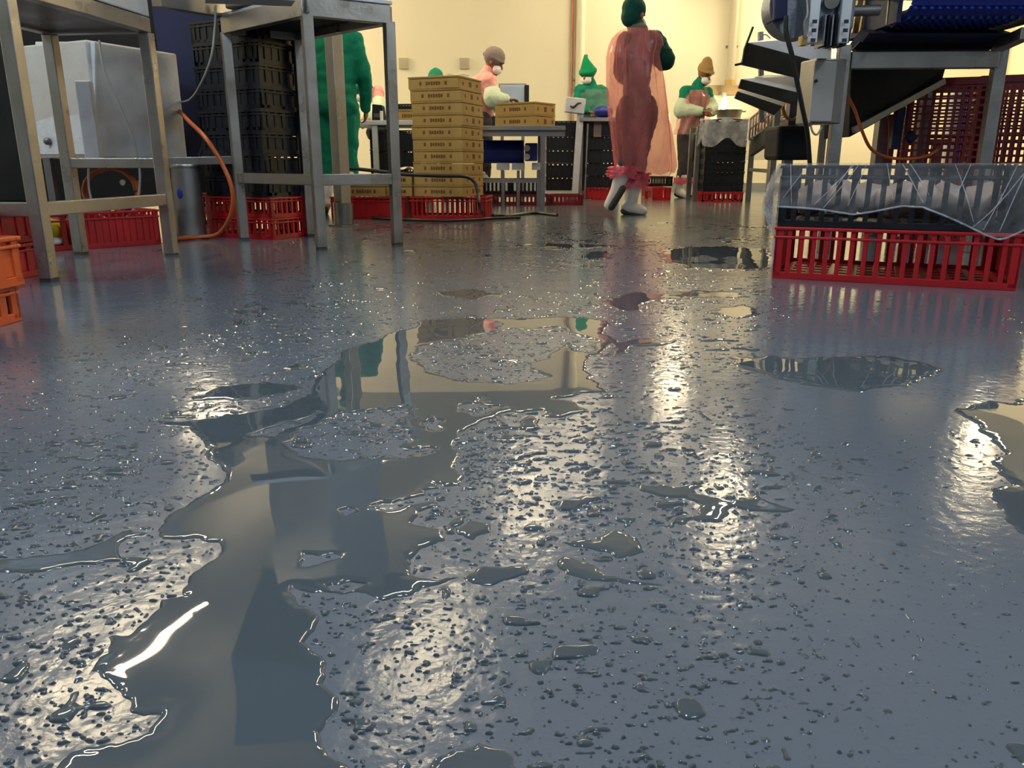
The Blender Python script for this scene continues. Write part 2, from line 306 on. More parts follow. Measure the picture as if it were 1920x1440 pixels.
PUDS = [('big winding mirror puddle crossing the middle of the floor', MAIN),
        ('puddle in the right half holding the end-on reflection of a ceiling tube', px((1195, 905), (1260, 901), (1322, 905), (1312, 926), (1360, 936), (1410, 925), (1482, 946), (1440, 956), (1398, 954), (1370, 946), (1348, 976), (1300, 974), (1232, 990), (1196, 1008), (1240, 985), (1292, 968), (1310, 950), (1288, 934), (1200, 919))),
        ('narrow oblong puddle just below the forked puddle in the floor centre', px((1058, 1022), (1110, 1016), (1160, 996), (1202, 1014), (1206, 1030), (1150, 1046), (1108, 1040))),
        ('small lens-shaped puddle beside the lower lobe of the big puddle', px((865, 1076), (902, 1065), (982, 1070), (982, 1086), (930, 1106), (880, 1091))),
        ('thin crooked puddle right of the lens-shaped one, low in the centre', px((1035, 1072), (1050, 1058), (1100, 1066), (1140, 1080), (1240, 1098), (1130, 1092), (1060, 1082))),
        ('tiny round puddle in the bay between two lobes of the big puddle', px((858, 990), (880, 980), (925, 984), (930, 998), (890, 1010), (862, 1005))),
        ('dark tongue of water reaching in from the left edge of the floor', px((-60, 1056), (80, 1054), (150, 1040), (200, 1018), (232, 996), (300, 992), (260, 1004), (232, 1022), (240, 1052), (160, 1064), (90, 1080), (-60, 1090))),
        ('long dark puddle behind the droplets, left of the walking worker', px((818, 546), (870, 544), (955, 548), (940, 556), (880, 561), (835, 554))),
        ('dark jagged puddle in line below the walking worker', px((1125, 566), (1160, 552), (1200, 548), (1300, 546), (1390, 545), (1400, 556), (1290, 560), (1215, 566), (1200, 582), (1150, 586))),
        ('bright wedge puddle left of the near red crate', px((1330, 584), (1380, 572), (1420, 576), (1410, 594), (1365, 594))),
        ('wide shallow puddle between the red crate and the black crate tower', px((1235, 468), (1330, 462), (1440, 466), (1470, 500), (1400, 508), (1290, 504), (1240, 490))),
        ('slim far puddle in the open lane left of the walking worker', px((955, 460), (1010, 455), (1090, 458), (1170, 462), (1100, 466), (1000, 464))),
        ('small dark far puddle beside the pink reflection', px((1085, 478), (1120, 470), (1145, 472), (1140, 486), (1105, 488))),
        ('puddle under the near red crate holding its striped reflection', px((1360, 672), (1420, 664), (1520, 672), (1680, 668), (1760, 690), (1690, 722), (1590, 730), (1500, 718), (1430, 704), (1380, 684))),
        ('smooth sheet of water along the right edge of the floor', px((1790, 772), (1830, 800), (1868, 836), (1862, 870), (1886, 908), (1850, 936), (1890, 990), (1990, 1040), (2120, 1060), (2120, 720), (1900, 750))),
        ('ragged puddle with two arms beside the pipe reflection', px((1140, 640), (1210, 632), (1275, 640), (1200, 648), (1180, 664), (1145, 668), (1150, 652))),
        ('slim dark streak of water left of the big puddle', px((350, 742), (400, 728), (480, 722), (560, 728), (545, 740), (460, 746), (380, 748))),
        ('spread dark puddle at the lower edge, right of the big puddle', px((770, 1470), (800, 1430), (850, 1405), (900, 1410), (960, 1430), (985, 1470)))]
def sd_poly(poly, x, y):
    """signed distance to a polygon, positive inside"""
    d = np.full(x.shape, 1e9); ins = np.zeros(x.shape, bool); n = len(poly)
    for i in range(n):
        ax, ay = poly[i]; bx, by = poly[(i+1) % n]; ex, ey = bx-ax, by-ay
        t = np.clip(((x-ax)*ex+(y-ay)*ey)/(ex*ex+ey*ey+1e-12), 0, 1)
        d = np.minimum(d, (x-ax-t*ex)**2+(y-ay-t*ey)**2)
        c = ((ay > y) != (by > y))
        if ey != 0: ins ^= c & (x < ax+(y-ay)/ey*ex)
    return np.where(ins, 1, -1)*np.sqrt(d)
def make_water():
    nr, nc = 950, 1400
    # rows close up towards the near edge, so that near drops are as well resolved as far ones
    ys = H/np.tan(np.linspace(math.atan(H/.44), math.atan(H/6.0), nr))
    k = np.linspace(-.80, .80, nc); gy = np.repeat(ys[:, None], nc, 1); gx = k[None, :]*(gy+.15)
    amp = .006+.012*np.minimum(gy, 3)
    wx = gx+amp*(fbm(gx*14, gy*14, 4, 31)-.5)*2.0; wy = gy+amp*(fbm(gx*14+50, gy*14, 4, 32)-.5)*3.2
    wx = wx+.006*(fbm(gx*70, gy*70, 2, 35)-.5); wy = wy+.008*(fbm(gx*70+9, gy*70, 2, 36)-.5)
    best = np.full(gx.shape, -1e9); own = np.full(gx.shape, -1)
    for i, (lab, poly) in enumerate(PUDS):
        P = np.array(poly); m = .1
        xa, xb, ya, yb = P[:, 0].min()-m, P[:, 0].max()+m, P[:, 1].min()-m, P[:, 1].max()+m
        sel = (wx > xa) & (wx < xb) & (wy > ya) & (wy < yb)
        s = np.full(gx.shape, -1e9); s[sel] = sd_poly(poly, wx[sel], wy[sel])
        if i == 0:
            for isl in ISLANDS:
                P2 = np.array(isl); s2 = (wx > P2[:, 0].min()-.06) & (wx < P2[:, 0].max()+.06) & (wy > P2[:, 1].min()-.06) & (wy < P2[:, 1].max()+.06)
                s[s2] = np.minimum(s[s2], -sd_poly(isl, wx[s2], wy[s2]))
        own = np.where((s > best) & (s > 0), i, own); best = np.maximum(best, s)
    # free drops: three sizes of irregular beads, thinning out where a film lies or the floor is nearly dry
    wet = wetness(gx, gy); r = gx/np.maximum(gy, .3)
    dens = np.clip(.72+1.0*(fbm(gx*3, gy*2, 3, 41)-.5)-.30*smooth(.2, .55, r)*smooth(1.2, .7, gy)-.75*wet, 0, 1)
    sc_ = 1+.55*np.maximum(gy-.9, 0)**.9   # beads grow with distance so that the far ones still glitter
    ax, ay = .72*gx/sc_, 1.0*np.where(gy < .9, gy, .9+np.log1p(.55*np.maximum(gy-.9, 0))/.55)
    s = np.full(gx.shape, -1e9)
    for freq, thr, sc, sd in ((28, .745, .010, 51), (62, .725, .0060, 57), (110, .70, .0034, 61), (210, .67, .0018, 71)):
        n = .62*vnoise(ax*freq+.6*vnoise(ax*freq*2, ay*freq*2, sd+5), ay*freq, sd)+.38*vnoise(ax*freq*2.1, ay*freq*2.1, sd+1)
        t = thr+.20*(1-dens)+({28: .03, 62: .055, 110: .075, 210: .03}[freq]*smooth(1.2, .65, gy))
        s = np.maximum(s, (n-t)/.2*sc*np.sqrt(sc_))
    free = (best < -.004)
    s = np.where(best > -.012, np.minimum(s, -best-.004), s)
    f = np.maximum(best, s)
    def height(d, cap):
        wdt = .0024*np.clip(gy, .8, 3.0)**.8
        return np.where(d > 0, cap*(1-np.exp(-d/wdt)), d*(cap/wdt))
    dome = np.clip(s/(.0050*np.clip(gy, .8, 3.0)**.8), 0, 1)       # a free bead is a dome, a puddle is flat with a rounded rim
    z = np.where(s > best, np.where(s > 0, .0030*np.sqrt(1-(1-dome)**2), s*1.2), height(best, .0020))
    z = z+np.where(best > 0, (fbm(gx*7, gy*7, 2, 91)-.5)*.0011*smooth(0, .02, best), 0)
    z = np.maximum(z, -.004)
    cell = lambda a: np.maximum(np.maximum(a[:-1, :-1], a[1:, :-1]), np.maximum(a[:-1, 1:], a[1:, 1:]))
    live = cell(f) > 0
    ownc = cell(own); pud = cell(best) > 0
    idx = np.arange(nr*nc).reshape(nr, nc)
    quads = np.stack([idx[:-1, :-1], idx[:-1, 1:], idx[1:, 1:], idx[1:, :-1]], -1)
    co = np.stack([gx, gy, z], -1).reshape(-1, 3).astype(np.float32)
    wm = bpy.data.materials.new('shallow_water'); wm.use_nodes = True; b = wm.node_tree.nodes['Principled BSDF']
    b.inputs['Base Color'].default_value = (.062, .078, .090, 1); b.inputs['Roughness'].default_value = .015; b.inputs['IOR'].default_value = 1.48
    def emit(name, mask):
        q = quads[mask]
        if len(q) == 0: return None
        u, inv = np.unique(q.ravel(), return_inverse=True); me = bpy.data.meshes.new(name)
        me.vertices.add(len(u)); me.vertices.foreach_set('co', co[u].ravel())
        me.loops.add(len(q)*4); me.loops.foreach_set('vertex_index', inv.astype(np.int32).ravel())
        me.polygons.add(len(q)); me.polygons.foreach_set('loop_start', np.arange(len(q), dtype=np.int32)*4)
        me.update(calc_edges=True); me.polygons.foreach_set('use_smooth', np.ones(len(q), bool)); me.materials.append(wm)
        return link(name, me)
    for i, (lab, poly) in enumerate(PUDS):
        o = emit('puddle', live & pud & (ownc == i))
        if o: tag(o, lab, 'puddle', 'puddles on the wet floor')
    o = emit('water_drops', live & ~(pud & (ownc >= 0)))
    tag(o, 'countless small beads of water scattered over the grey floor', 'water'); o['kind'] = 'stuff'
make_water()

# ---------------------------------------------------------------- crates
CACHE = {}
def crate_parts(w, d, h, m, nx, ny, fine, solid=False, t=.012):
    key = (w, d, h, m.name, nx, ny, fine, solid)
    if key in CACHE: return CACHE[key]
    parts = []; b = MB(); post = .03
    def ring(mb, z, th, hh, out=0.):
        mb.box((0, -d/2+th/2-out, z), (w+2*out, th, hh)); mb.box((0, d/2-th/2+out, z), (w+2*out, th, hh))
        mb.box((-w/2+th/2-out, 0, z), (th, d-2*th+2*out, hh)); mb.box((w/2-th/2+out, 0, z), (th, d-2*th+2*out, hh))
    ring(b, .0125, t, .025)
    for k in range(6): b.box((0, -d/2+d*(k+.5)/6, .006), (w-2*t, d/6*.6, .008))
    for k in range(10): b.box((-w/2+w*(k+.5)/10, 0, .010), (w/10*.3, d-2*t, .006))
    rim = MB(); ring(rim, h-.006, t+.008, .012, .006); ring(rim, h*.80, t+.004, .010, .004)
    cps = []
    for sx in (-1, 1):
        for sy in (-1, 1):
            cps.append(MB().box((sx*(w/2-post/2), sy*(d/2-t/2), h/2), (post, t, h-.014)).box((sx*(w/2-t/2), sy*(d/2-post/2), h/2), (t, post, h-.014)))
    zz = (.025+h*.80)/2; hs = h*.80-.025; z2 = (h*.80+h)/2; hs2 = h*.2
    sl = MB(); slx = w/(nx+.6)*.36; sly = d/(ny+.6)*.36
    def fill(mb, n, length, horiz):
        for k in range(n):
            p = -length/2+post+(length-2*post)*(k+.5)/n
            for s in (-1, 1):
                wd = slx if horiz else sly
                big = (k == n//3 or k == n-1-n//3)
                tt = t*1.15 if big else t*.8
                c = (p, s*(d/2-tt/2)) if horiz else (s*(w/2-tt/2), p)
                dm = lambda hh: (wd, tt, hh) if horiz else (tt, wd, hh)
                mb.append((c, dm))
    L = []; fill(L, nx, w, True); fill(L, ny, d, False)
    if solid:
        for s in (-1, 1):
            b.box((0, s*(d/2-t*.7), zz), (w-2*t, t*.5, hs)); b.box((s*(w/2-t*.7), 0, zz), (t*.5, d-2*t, hs))
    if fine:
        ma = MB().box((0, 0, 0), (slx, t*.85, h-.03)).mesh('slat', m); mc = MB().box((0, 0, 0), (t*.85, sly, h-.03)).mesh('slat', m)
        parts.append(('base', b.mesh('base', m), (0, 0, 0), 0, .002)); parts.append(('rim', rim.mesh('rim', m), (0, 0, 0), 0, .003))
        for c_ in cps: parts.append(('corner_post', c_.mesh('corner_post', m), (0, 0, 0), 0, .003))
        for i, (c, dm) in enumerate(L): parts.append(('slat', ma if i < 2*nx else mc, (c[0], c[1], h/2+.004), 0, .002))
    else:
        for c, dm in L: b.box((c[0], c[1], h/2), dm(h-.02))
        for c_ in cps: b.add(c_.v, c_.f)
        parts.append(('body', b.mesh('body', m), (0, 0, 0), 0, 0)); parts.append(('rim', rim.mesh('rim', m), (0, 0, 0), 0, 0))
    CACHE[key] = parts; return parts
def crate(name, label, loc, rz, w, d, h, m, nx=9, ny=6, fine=False, solid=False, group=None):
    t = thing(name, label, 'crate', loc, rz, group); inst(crate_parts(w, d, h, m, nx, ny, fine, solid), t); return t

# near right: red crate with a film-wrapped black crate on it
a, b_ = fl(1447, 521), fl(1905, 546); dv = (b_-a); LW = dv.length; ang = math.atan2(dv.y, dv.x); nrm = Vector((-dv.y, dv.x, 0)).normalized()
CW, CDP, CH = LW, .52, .194
ctr = (a+b_)/2+nrm*CDP/2
crate('red_crate', 'bright red slatted crate on the wet floor under the wrapped black crate', ctr, ang, CW, CDP, CH, M_RED, 17, 11, True, group='crates in the wrapped near stack')
crate('black_crate', 'black slatted crate under clear wrap on top of the near red crate', ctr+Vector((0, 0, CH+.001)), ang, CW-.005, CDP-.01, .222, M_BLACK, 15, 10, True, group='crates in the wrapped near stack')
M_MEAT = mat('pale_wrapped_goods', lin(158, 140, 128), .45, 0, .15, 10, .3, 25)
rd = random.Random(3)
for k in range(7):
    fr = k/6-.5
    q = MB().ell((0, 0, 0), (.068, .11, .065), nu=14, nv=8)
    q.v = [(x+.012*math.sin(y*40+k), y, z+.01*math.sin(x*60+2*k)) for x, y, z in q.v]
    o = q.obj('wrapped_portion', M_MEAT, smooth=True)
    p = ctr+dv.normalized()*(fr*(CW-.22))+nrm*(rd.uniform(-.05, .12)); o.location = (p.x, p.y, CH+.096); o.rotation_euler.z = ang+rd.uniform(-.2, .2)
    tag(o, '%s pale wrapped portion from the left inside the wrapped black crate' % ('first', 'second', 'third', 'fourth', 'fifth', 'sixth', 'seventh')[k], 'food', 'portions in the wrapped black crate')
def wrap():
    # clear film hung over the front of the black crate; its lower hem dips and rises
    hem = [(0, .075), (.1, .072), (.18, .068), (.25, .06), (.33, .052), (.42, .066), (.52, .085), (.6, .082), (.68, .058), (.76, .03), (.85, -.005), (.91, -.022), (.96, .0), (1.0, .02)]
    hx, hz = zip(*hem); top = CH+.228
    d_ = dv.normalized()
    def fn(u, v):
        z0 = CH+np.interp(u, hx, hz); z = top+(z0-top)*v
        off = -.006-.010*v-.010*(vnoise(np.array(u*13+v*5), np.array(v*3.-u*4), 3)-.5)*(.4+v)-.006*abs(math.sin(u*50+v*14))*v
        p = a+d_*(u*LW)+nrm*float(off); return (p.x, p.y, float(z))
    t = thing('plastic_wrap', 'clear crumpled plastic film draped over the near black crate', 'plastic film', (0, 0, 0))
    g = MB().grid(fn, 110, 24); g.obj('front_sheet', M_CLEAR, t, True)
    e = MB().tube([Vector(fn(u/40, 1.))+nrm*-.003 for u in range(41)], .0035, 6); e.obj('rolled_hem', M_CLEARE, t, True)
    def side(u, v):
        # loose flap over the left end, down past the red crate
        w = .035*(1-v)**.5+.02*math.sin(v*9); z = top-(top-.02)*v
        p = a+nrm*(u*.20-.012)-d_*(.006+.045*math.sin(min(1, v*1.5)*math.pi)*(1-.5*u)+.008*math.sin(u*30+v*20)); return (p.x, p.y, z+.03*u*v)
    MB().grid(side, 16, 30).obj('side_flap', M_CLEARE, t, True)
    def topf(u, v):
        p = a+d_*(u*LW)+nrm*(v*.5-.006); return (p.x, p.y, top+.003*math.sin(u*40+v*9))
    MB().grid(topf, 30, 8).obj('top_sheet', M_CLEAR, t, True)
    # creases fanning from the rim
    for u0, u1, v1 in ((.31, .16, .9), (.33, .2, .95), (.44, .48, .8), (.5, .6, .9), (.53, .62, .7), (.93, .84, .95), (.97, .9, .9), (.04, .06, .9), (.12, .02, .8), (.3, .22, .7), (.36, .3, .85), (.7, .8, .9), (.76, .72, .6), (.98, .8, .98)):
        MB().tube([Vector(fn(u0+(u1-u0)*k/6, v1*k/6))-nrm*.003 for k in range(7)], [.0012, .0022, .0012], 5).obj('crease', M_CLEARE, t, True)
wrap()

# ---------------------------------------------------------------- left stands
def sq_leg(t, p, top, w=.05, rz=0):
    MB().box((p[0], p[1], top/2+.006), (w, w, top-.012), rz).obj('leg', M_STEEL, t, bevel=.004)
    MB().box((p[0], p[1], .006), (w*.9, w*.9, .012), rz).obj('foot_pad', M_SOLE, t)
A = fl(93, 528); B = fl(322, 480); d1 = (B-A); n1 = Vector((-d1.y, d1.x, 0)).normalized()*.46
A2b, A4 = B+n1, A+n1; r1 = math.atan2(d1.y, d1.x)
st1 = thing('steel_stand', 'tall square-tube steel stand nearest on the left, with a grey tray on top', 'stand', (0, 0, 0), group='square-tube steel stands')
ZT1 = at(292, 62, 3.78).z
for p in (A, B, A2b, A4): sq_leg(st1, p, ZT1, rz=r1)
def rail(t, p, q, z, h=.05, w=.04, m=None): MB().beam(Vector(p)+Vector((0, 0, z)), Vector(q)+Vector((0, 0, z)), w, h).obj('rail', m or M_STEEL, t, bevel=.003)
rail(st1, A, B, .262); rail(st1, B, A2b, .425, .045); rail(st1, A4, A, .262)
for p, q in ((A, B), (B, A2b), (A2b, A4), (A4, A)): rail(st1, p, q, ZT1+.03, .06, .05)
c1 = (A+B+A2b+A4)/4
MB().box((c1.x, c1.y, ZT1+.02), (d1.length-.02, .44, .012), r1).obj('underplate', M_STEELD, st1)
MB().box((c1.x+.0, c1.y, ZT1+.10), (d1.length+.02, .50, .07), r1).obj('tray', M_PANEL, st1, bevel=.006)
C, D, B2 = fl(603, 468), fl(745, 460), fl(458, 450); E2 = fl(582, 443); rc = math.atan2((D-C).y, (D-C).x)
st2 = thing('steel_stand', 'grey square-tube steel stand in front of the green-clad worker', 'stand', (0, 0, 0), group='square-tube steel stands')
ZT2 = at(740, 41, 4.29).z
for p in (C, D, B2, E2): sq_leg(st2, p, ZT2, rz=rc)
rail(st2, C, D, .345, .055); rail(st2, B2, C, .345, .055, m=M_STEELD);
for p, q in ((C, D), (D, E2), (E2, B2), (B2, C)): rail(st2, p, q, ZT2+.03, .085, .05)
c2 = (C+D+B2+E2)/4
quad = lambda k, z: [c2+(q-c2)*k+Vector((0, 0, z)) for q in (C, D, E2, B2)]
MB().prism(quad(.97, ZT2+.026), (0, 0, .012)).obj('underplate', M_DARK, st2)
MB().prism(quad(1.05, ZT2+.076), (0, 0, .018)).obj('top_plate', M_PANEL, st2, bevel=.004)
for s in (-.012, .012): MB().cyl(C+Vector((.004+s, -.04, ZT2+.005)), C+Vector((.004+s, -.028, ZT2+.005)), .006, 8).obj('bolt', M_STEELD, st2)
# platform machine on the stands: bodies above the frame, seen only in the puddles and as undersides
hp = thing('hopper_machine', 'grey steel hopper machine body standing on the left stands', 'machine', (0, 0, 0))
zb = ZT2+.096
MB().prism([(-2.2, 3.05, ZT1+.137), (-1.85, 3.0, ZT1+.137), (-1.72, 3.75, ZT1+.137), (-2.1, 3.85, ZT1+.137)], (0, 0, .35)).obj('housing', M_PANEL, hp, bevel=.01)
MB().prism([(-1.5, 4.5, zb), (-1.02, 4.15, zb), (-.78, 4.38, zb), (-1.25, 4.9, zb)], (0, 0, .95)).obj('hopper_neck', M_STEELD, hp, bevel=.01)
MB().prism([(-1.62, 3.9, 2.3), (-.9, 3.9, 2.3), (-.6, 5.0, 2.3), (-1.75, 5.0, 2.3)], (0, 0, .55)).obj('hopper_bin', mat('blue_grey_bin', lin(92, 108, 132), .4, .2, .1, 6), hp, bevel=.01)
# beam and deck ahead of stand 2 (tan edge and pale plate at the top left)
bm = thing('deck_beam', 'pale steel deck beam bridging the two left stands overhead', 'beam', (0, 0, 0))
MB().beam(at(292, -4, 4.05), at(434, 22, 4.75), .05, .075).obj('edge_beam', M_STEEL, bm, bevel=.003)
MB().beam(at(384, -6, 3.72), at(550, 0, 3.86), .14, .03).obj('deck_plate', M_PANEL, bm, bevel=.003)
MB().beam(at(316, 303, 4.72), at(452, 300, 4.72), .04, .045).obj('low_rail', M_STEEL, bm, bevel=.003)

# cabinet behind stand 1
def cab(u0, u1, u2, v0, v1, Y, dl, dr):
    """box whose nearest vertical edge is at u1"""
    p = at(u1, v1, Y); z0 = p.z; z1 = at(u1, v0, Y).z
    pl = at(u0, v1, Y+dl); pr = at(u2, v1, Y+dr); pb = Vector((pl.x+pr.x-p.x, pl.y+pr.y-p.y, 0))
    return [Vector((q.x, q.y, z0)) for q in (p, pr, pb, pl)], z1-z0
cb = thing('steel_cabinet', 'dented steel cabinet with a round knob behind the nearest left stand', 'cabinet', (0, 0, 0))
base, hh = cab(62, 190, 352, 74, 297, 4.45, .25, .55)
MB().prism(base, (0, 0, hh)).obj('housing', M_PANEL, cb, bevel=.01)
q0 = at(106, 289, 4.42); q1 = at(150, 74, 4.42)
def lf(u, v): return at(u, v, 4.45+.25*(190-u)/128-.022)
MB().prism([lf(66, 290), lf(178, 290), lf(178, 78), lf(66, 78)], (0, .018, 0)).obj('door', mat('cool_lit_dented_steel', (.66, .70, .76, 1), .45, .12, .2, 14, .35, 40), cb, bevel=.003)  # door colour made paler and bluer for the cool light on this face
MB().lathe((0, 0, 0), [(.012, 0), (.02, .004), (.02, .018), (.012, .026)], 14).obj('knob', M_STEELD, cb, True).matrix_local = Matrix.Translation(lf(92, 265)+Vector((0, -.004, 0))) @ Matrix.Rotation(R(90), 4, 'X')
MB().box(at(167, 228, 4.36), (.075, .06, .40), .2).obj('side_box', M_PANEL, cb, bevel=.006)
for u in (90, 330): 
    p = at(u, 297, 4.62 if u < 200 else 4.95); MB().box((p.x, p.y, p.z/2), (.04, .04, p.z)).obj('leg', M_STEELD, cb)
# conveyor body behind: dark hull with blue skirt
dk = thing('dark_conveyor', 'dark conveyor hull with a navy skirt in the shade at far left', 'conveyor', (0, 0, 0))
MB().prism([(-4.6, 5.55, .16), (-1.78, 5.75, .16), (-1.78, 6.15, .16), (-4.6, 6.0, .16)], (0, 0, 1.5)).obj('hull', M_DARK, dk, bevel=.02)
MB().prism([at(280, -20, 5.3), at(450, -20, 5.3), at(440, 60, 5.3), at(356, 340, 5.3), at(330, 340, 5.3)], (0, .04, 0)).obj('navy_skirt', M_NAVY, dk)
for x in (-4.4, -3.2, -2.0): MB().box((x, 5.8, .08), (.06, .06, .16)).obj('foot', M_STEELD, dk)
for k in range(4): MB().cyl((-2.9+k*.25, 5.54, .3), (-2.9+k*.25, 5.56, .3), .02, 10).obj('bolt_head', M_STEEL, dk)
cy = fl(360, 447)
dr = thing('steel_drum', 'grey steel cylinder foot standing by the orange hose', 'drum', cy)
MB().lathe((0, 0, 0), [(.095, 0), (.095, .02), (.085, .025), (.078, .40)], 28).obj('barrel', M_STEELD, dr, True)
MB().lathe((0, 0, .40), [(.082, 0), (.086, .01), (.082, .02)], 28).obj('collar', M_STEEL, dr, True)
MB().ell((-.01, -.083, .26), (.016, .005, .03)).obj('blue_smear', M_BLUE, dr, True)
pst = fl(645, 424)
sp = thing('steel_post', 'slim steel post with a lit edge between the two stand legs', 'post', pst, R(-40))
MB().box((0, 0, .72), (.085, .085, 1.42)).obj('shaft', M_STEEL, sp, bevel=.004); MB().box((0, 0, .006), (.15, .15, .012)).obj('base_plate', M_STEELD, sp)
MB().cyl((0, 0, .014), (0, 0, .16), .068, 20).obj('sleeve', M_STEELD, sp, True)

# hoses and cables at left
def cable(name, label, cat, pts, r, m): return tag(MB().tube(pts, r, 8).obj(name, m, smooth=True), label, cat)
def loop(c, rx, rz, tilt, n=14, turns=2.2, drift=.02):
    return [c+Vector((rx*math.cos(2*math.pi*k/n), drift*k/n+tilt*math.sin(2*math.pi*k/n), rz*math.sin(2*math.pi*k/n))) for k in range(int(n*turns))]
cable('hose_coil', 'orange hose hanging in coils under the steel cabinet', 'hose', loop(at(205, 358, 4.9), .16, .13, .03), .013, M_OCABLE)
cable('hose', 'orange hose arcing down to the floor beside the steel cylinder', 'hose', [at(325, 195, 5.2), at(352, 225, 4.75), at(385, 258, 4.48), at(418, 310, 4.46), at(436, 360, 4.46), at(432, 405, 4.5), at(410, 438, 4.62), fl(380, 448)+Vector((0, -.02, .013)), fl(330, 452)+Vector((0, 0, .013))], .012, M_OCABLE)
cable('cable', 'thin grey cable drooping across the steel cabinet', 'cable', [at(186, 76, 4.3), at(195, 130, 4.28), at(225, 200, 4.28), at(250, 262, 4.27), at(262, 320, 4.28), at(258, 375, 4.3), at(240, 405, 4.3), at(215, 414, 4.32), at(185, 400, 4.35), at(168, 360, 4.38), at(166, 300, 4.36)], .006, M_GCABLE)
cable('cable', 'thin grey cable sagging by the navy skirt', 'cable', [at(404, 10, 4.5), at(402, 60, 4.5), at(395, 110, 4.5), at(375, 160, 4.6), at(354, 188, 4.8), at(325, 192, 5.2)], .006, M_GCABLE)

# crates at left
ra, rb0 = fl(80, 473), fl(303, 457); rdir = (rb0-ra).normalized(); rn = Vector((-rdir.y, rdir.x, 0)); rang = math.atan2(rdir.y, rdir.x)
RC1 = ra+rdir*-.02+rn*.19; RC2 = rb0-rdir*.22+rn*.18
crate('red_crate', 'red crate holding a yellow bag on the floor under the nearest stand', RC1, rang, .40, .36, .18, M_RED, 5, 5, True, group='red crates under the left stands')
crate('red_crate', 'red crate half hidden behind the front leg of the nearest stand', RC2, rang, .44, .36, .185, M_RED, 11, 6, True, True, group='red crates under the left stands')
bag = MB().ell((0, 0, 0), (.13, .11, .06), nu=18, nv=10); bag.v = [(x, y, z+.012*math.sin(x*45)*math.cos(y*50)) for x, y, z in bag.v]
o = bag.obj('yellow_bag', mat('yellow_plastic', lin(190, 170, 30), .35, 0, .15, 14, .4, 30), smooth=True); o.location = RC1+rdir*.055-rn*.055+Vector((0, 0, .105))
tag(o, 'yellow plastic bag lying in a red crate', 'bag')
o = MB().ell((0, 0, 0), (.12, .085, .032)).obj('white_bag', M_MASK, smooth=True); o.location = RC1+rdir*.06-rn*.07+Vector((0, 0, .044)); tag(o, 'white plastic bag beside the yellow one in a red crate', 'bag')
K0 = fl(512, 450); rk = R(-27); kd = Matrix.Rotation(rk, 3, 'Z')
def stackpos(dx=0, dy=0): return K0+kd @ Vector((-.25, .18, 0))+Vector((dx, dy, 0))
z = 0
for k in range(2): crate('red_crate', ['lowest red crate under the tall black crate stack', 'upper red crate directly under the tall black crate stack'][k], stackpos()+Vector((0, 0, z)), rk, .50, .36, .118, M_RED, 10, 7, True, group='red crates under the left stands'); z += .119
NTH = ['lowest', 'second', 'third', 'fourth', 'fifth', 'sixth', 'seventh', 'eighth', 'ninth', 'tenth', 'eleventh']
for k in range(8):
    crate('black_crate', '%s black crate from below in the tall stack behind the grey stand' % NTH[k], stackpos(random.uniform(-.008, .008), random.uniform(-.008, .008))+Vector((0, 0, z)), rk+random.uniform(-.02, .02), .48, .35, .118, M_BLACK, 8, 5, False, True, group='black crates in the tall left stack'); z += .119
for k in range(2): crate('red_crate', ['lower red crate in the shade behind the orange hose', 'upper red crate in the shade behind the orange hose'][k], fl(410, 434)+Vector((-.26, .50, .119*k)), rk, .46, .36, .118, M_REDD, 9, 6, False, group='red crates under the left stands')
# far-left stack
p1, p2 = fl(0, 613), fl(42, 601); sd_ = (p2-p1).normalized(); lz = math.atan2(sd_.y, sd_.x)-R(90); LM = Matrix.Rotation(lz, 3, 'Z')
L0 = p2+LM @ Vector((-.27, -.20, 0))
crate('orange_crate', 'bottom orange crate with square windows at the far left edge', L0, lz, .54, .40, .100, M_ORANGE, 6, 5, True, group='crates in the far-left stack')
crate('orange_crate', 'solid-sided orange crate second in the far-left stack', L0+Vector((.012, 0, .101)), lz-.01, .56, .41, .132, M_ORANGE, 4, 3, True, True, group='crates in the far-left stack')
for k in range(3): crate('black_crate', ['lower', 'middle', 'upper'][k]+' black ribbed crate on the orange crates at far left', L0+Vector((-.012, 0, .234+k*.102)), lz, .53, .39, .101, M_BLACK, 5, 4, True, True, group='crates in the far-left stack')
R0 = fl(82, 516)+LM @ Vector((0, -.19, 0))
for k in range(2): crate('red_crate', ['lower', 'upper'][k]+' red crate between the orange stack and the nearest stand', R0+LM @ Vector((-.26-.02*k, .02, .130*k)), lz, .5, .38, .129, M_RED, 6, 4, True, True, group='red crates beside the orange stack')

# ---------------------------------------------------------------- box stack and packing tables
def box_parts(w, d, h):
    key = ('box', w, d, h)
    if key in CACHE: return CACHE[key]
    body = MB().box((0, 0, h*.40), (w-.006, d-.006, h*.8)); lid = MB().box((0, 0, h*.94), (w, d, h*.10)); lid.box((0, 0, h*.86), (w-.002, d-.002, h*.05))
    mk = MB(); e = .0006
    for fx in (-.25, .25): mk.box((fx*w, -d/2+.003-e, h*.42), (.018, .001, h*.3)); mk.box((fx*w, d/2-.003+e, h*.42), (.018, .001, h*.3))
    for k in range(6):
        for s in (-1, 1): mk.box(((k-2.5)*.021, s*(d/2-.003+e), h*.42), (.016, .001, h*(.26 if k % 2 else .32)))
    for s in (-1, 1):
        mk.box((s*(w/2-.003+e), 0, h*.42), (.001, .045, h*.42)); mk.box((s*(w/2-.003+e), -.13, h*.42), (.001, .02, h*.3)); mk.box((s*(w/2-.003+e), .13, h*.42), (.001, .03, h*.28))
    CACHE[key] = [('body', body.mesh('body', M_CARD), (0, 0, 0), 0, .002), ('lid', lid.mesh('lid', M_CARD), (0, 0, 0), 0, .002), ('print', mk.mesh('print', M_INK), (0, 0, 0), 0, 0)]
    return CACHE[key]
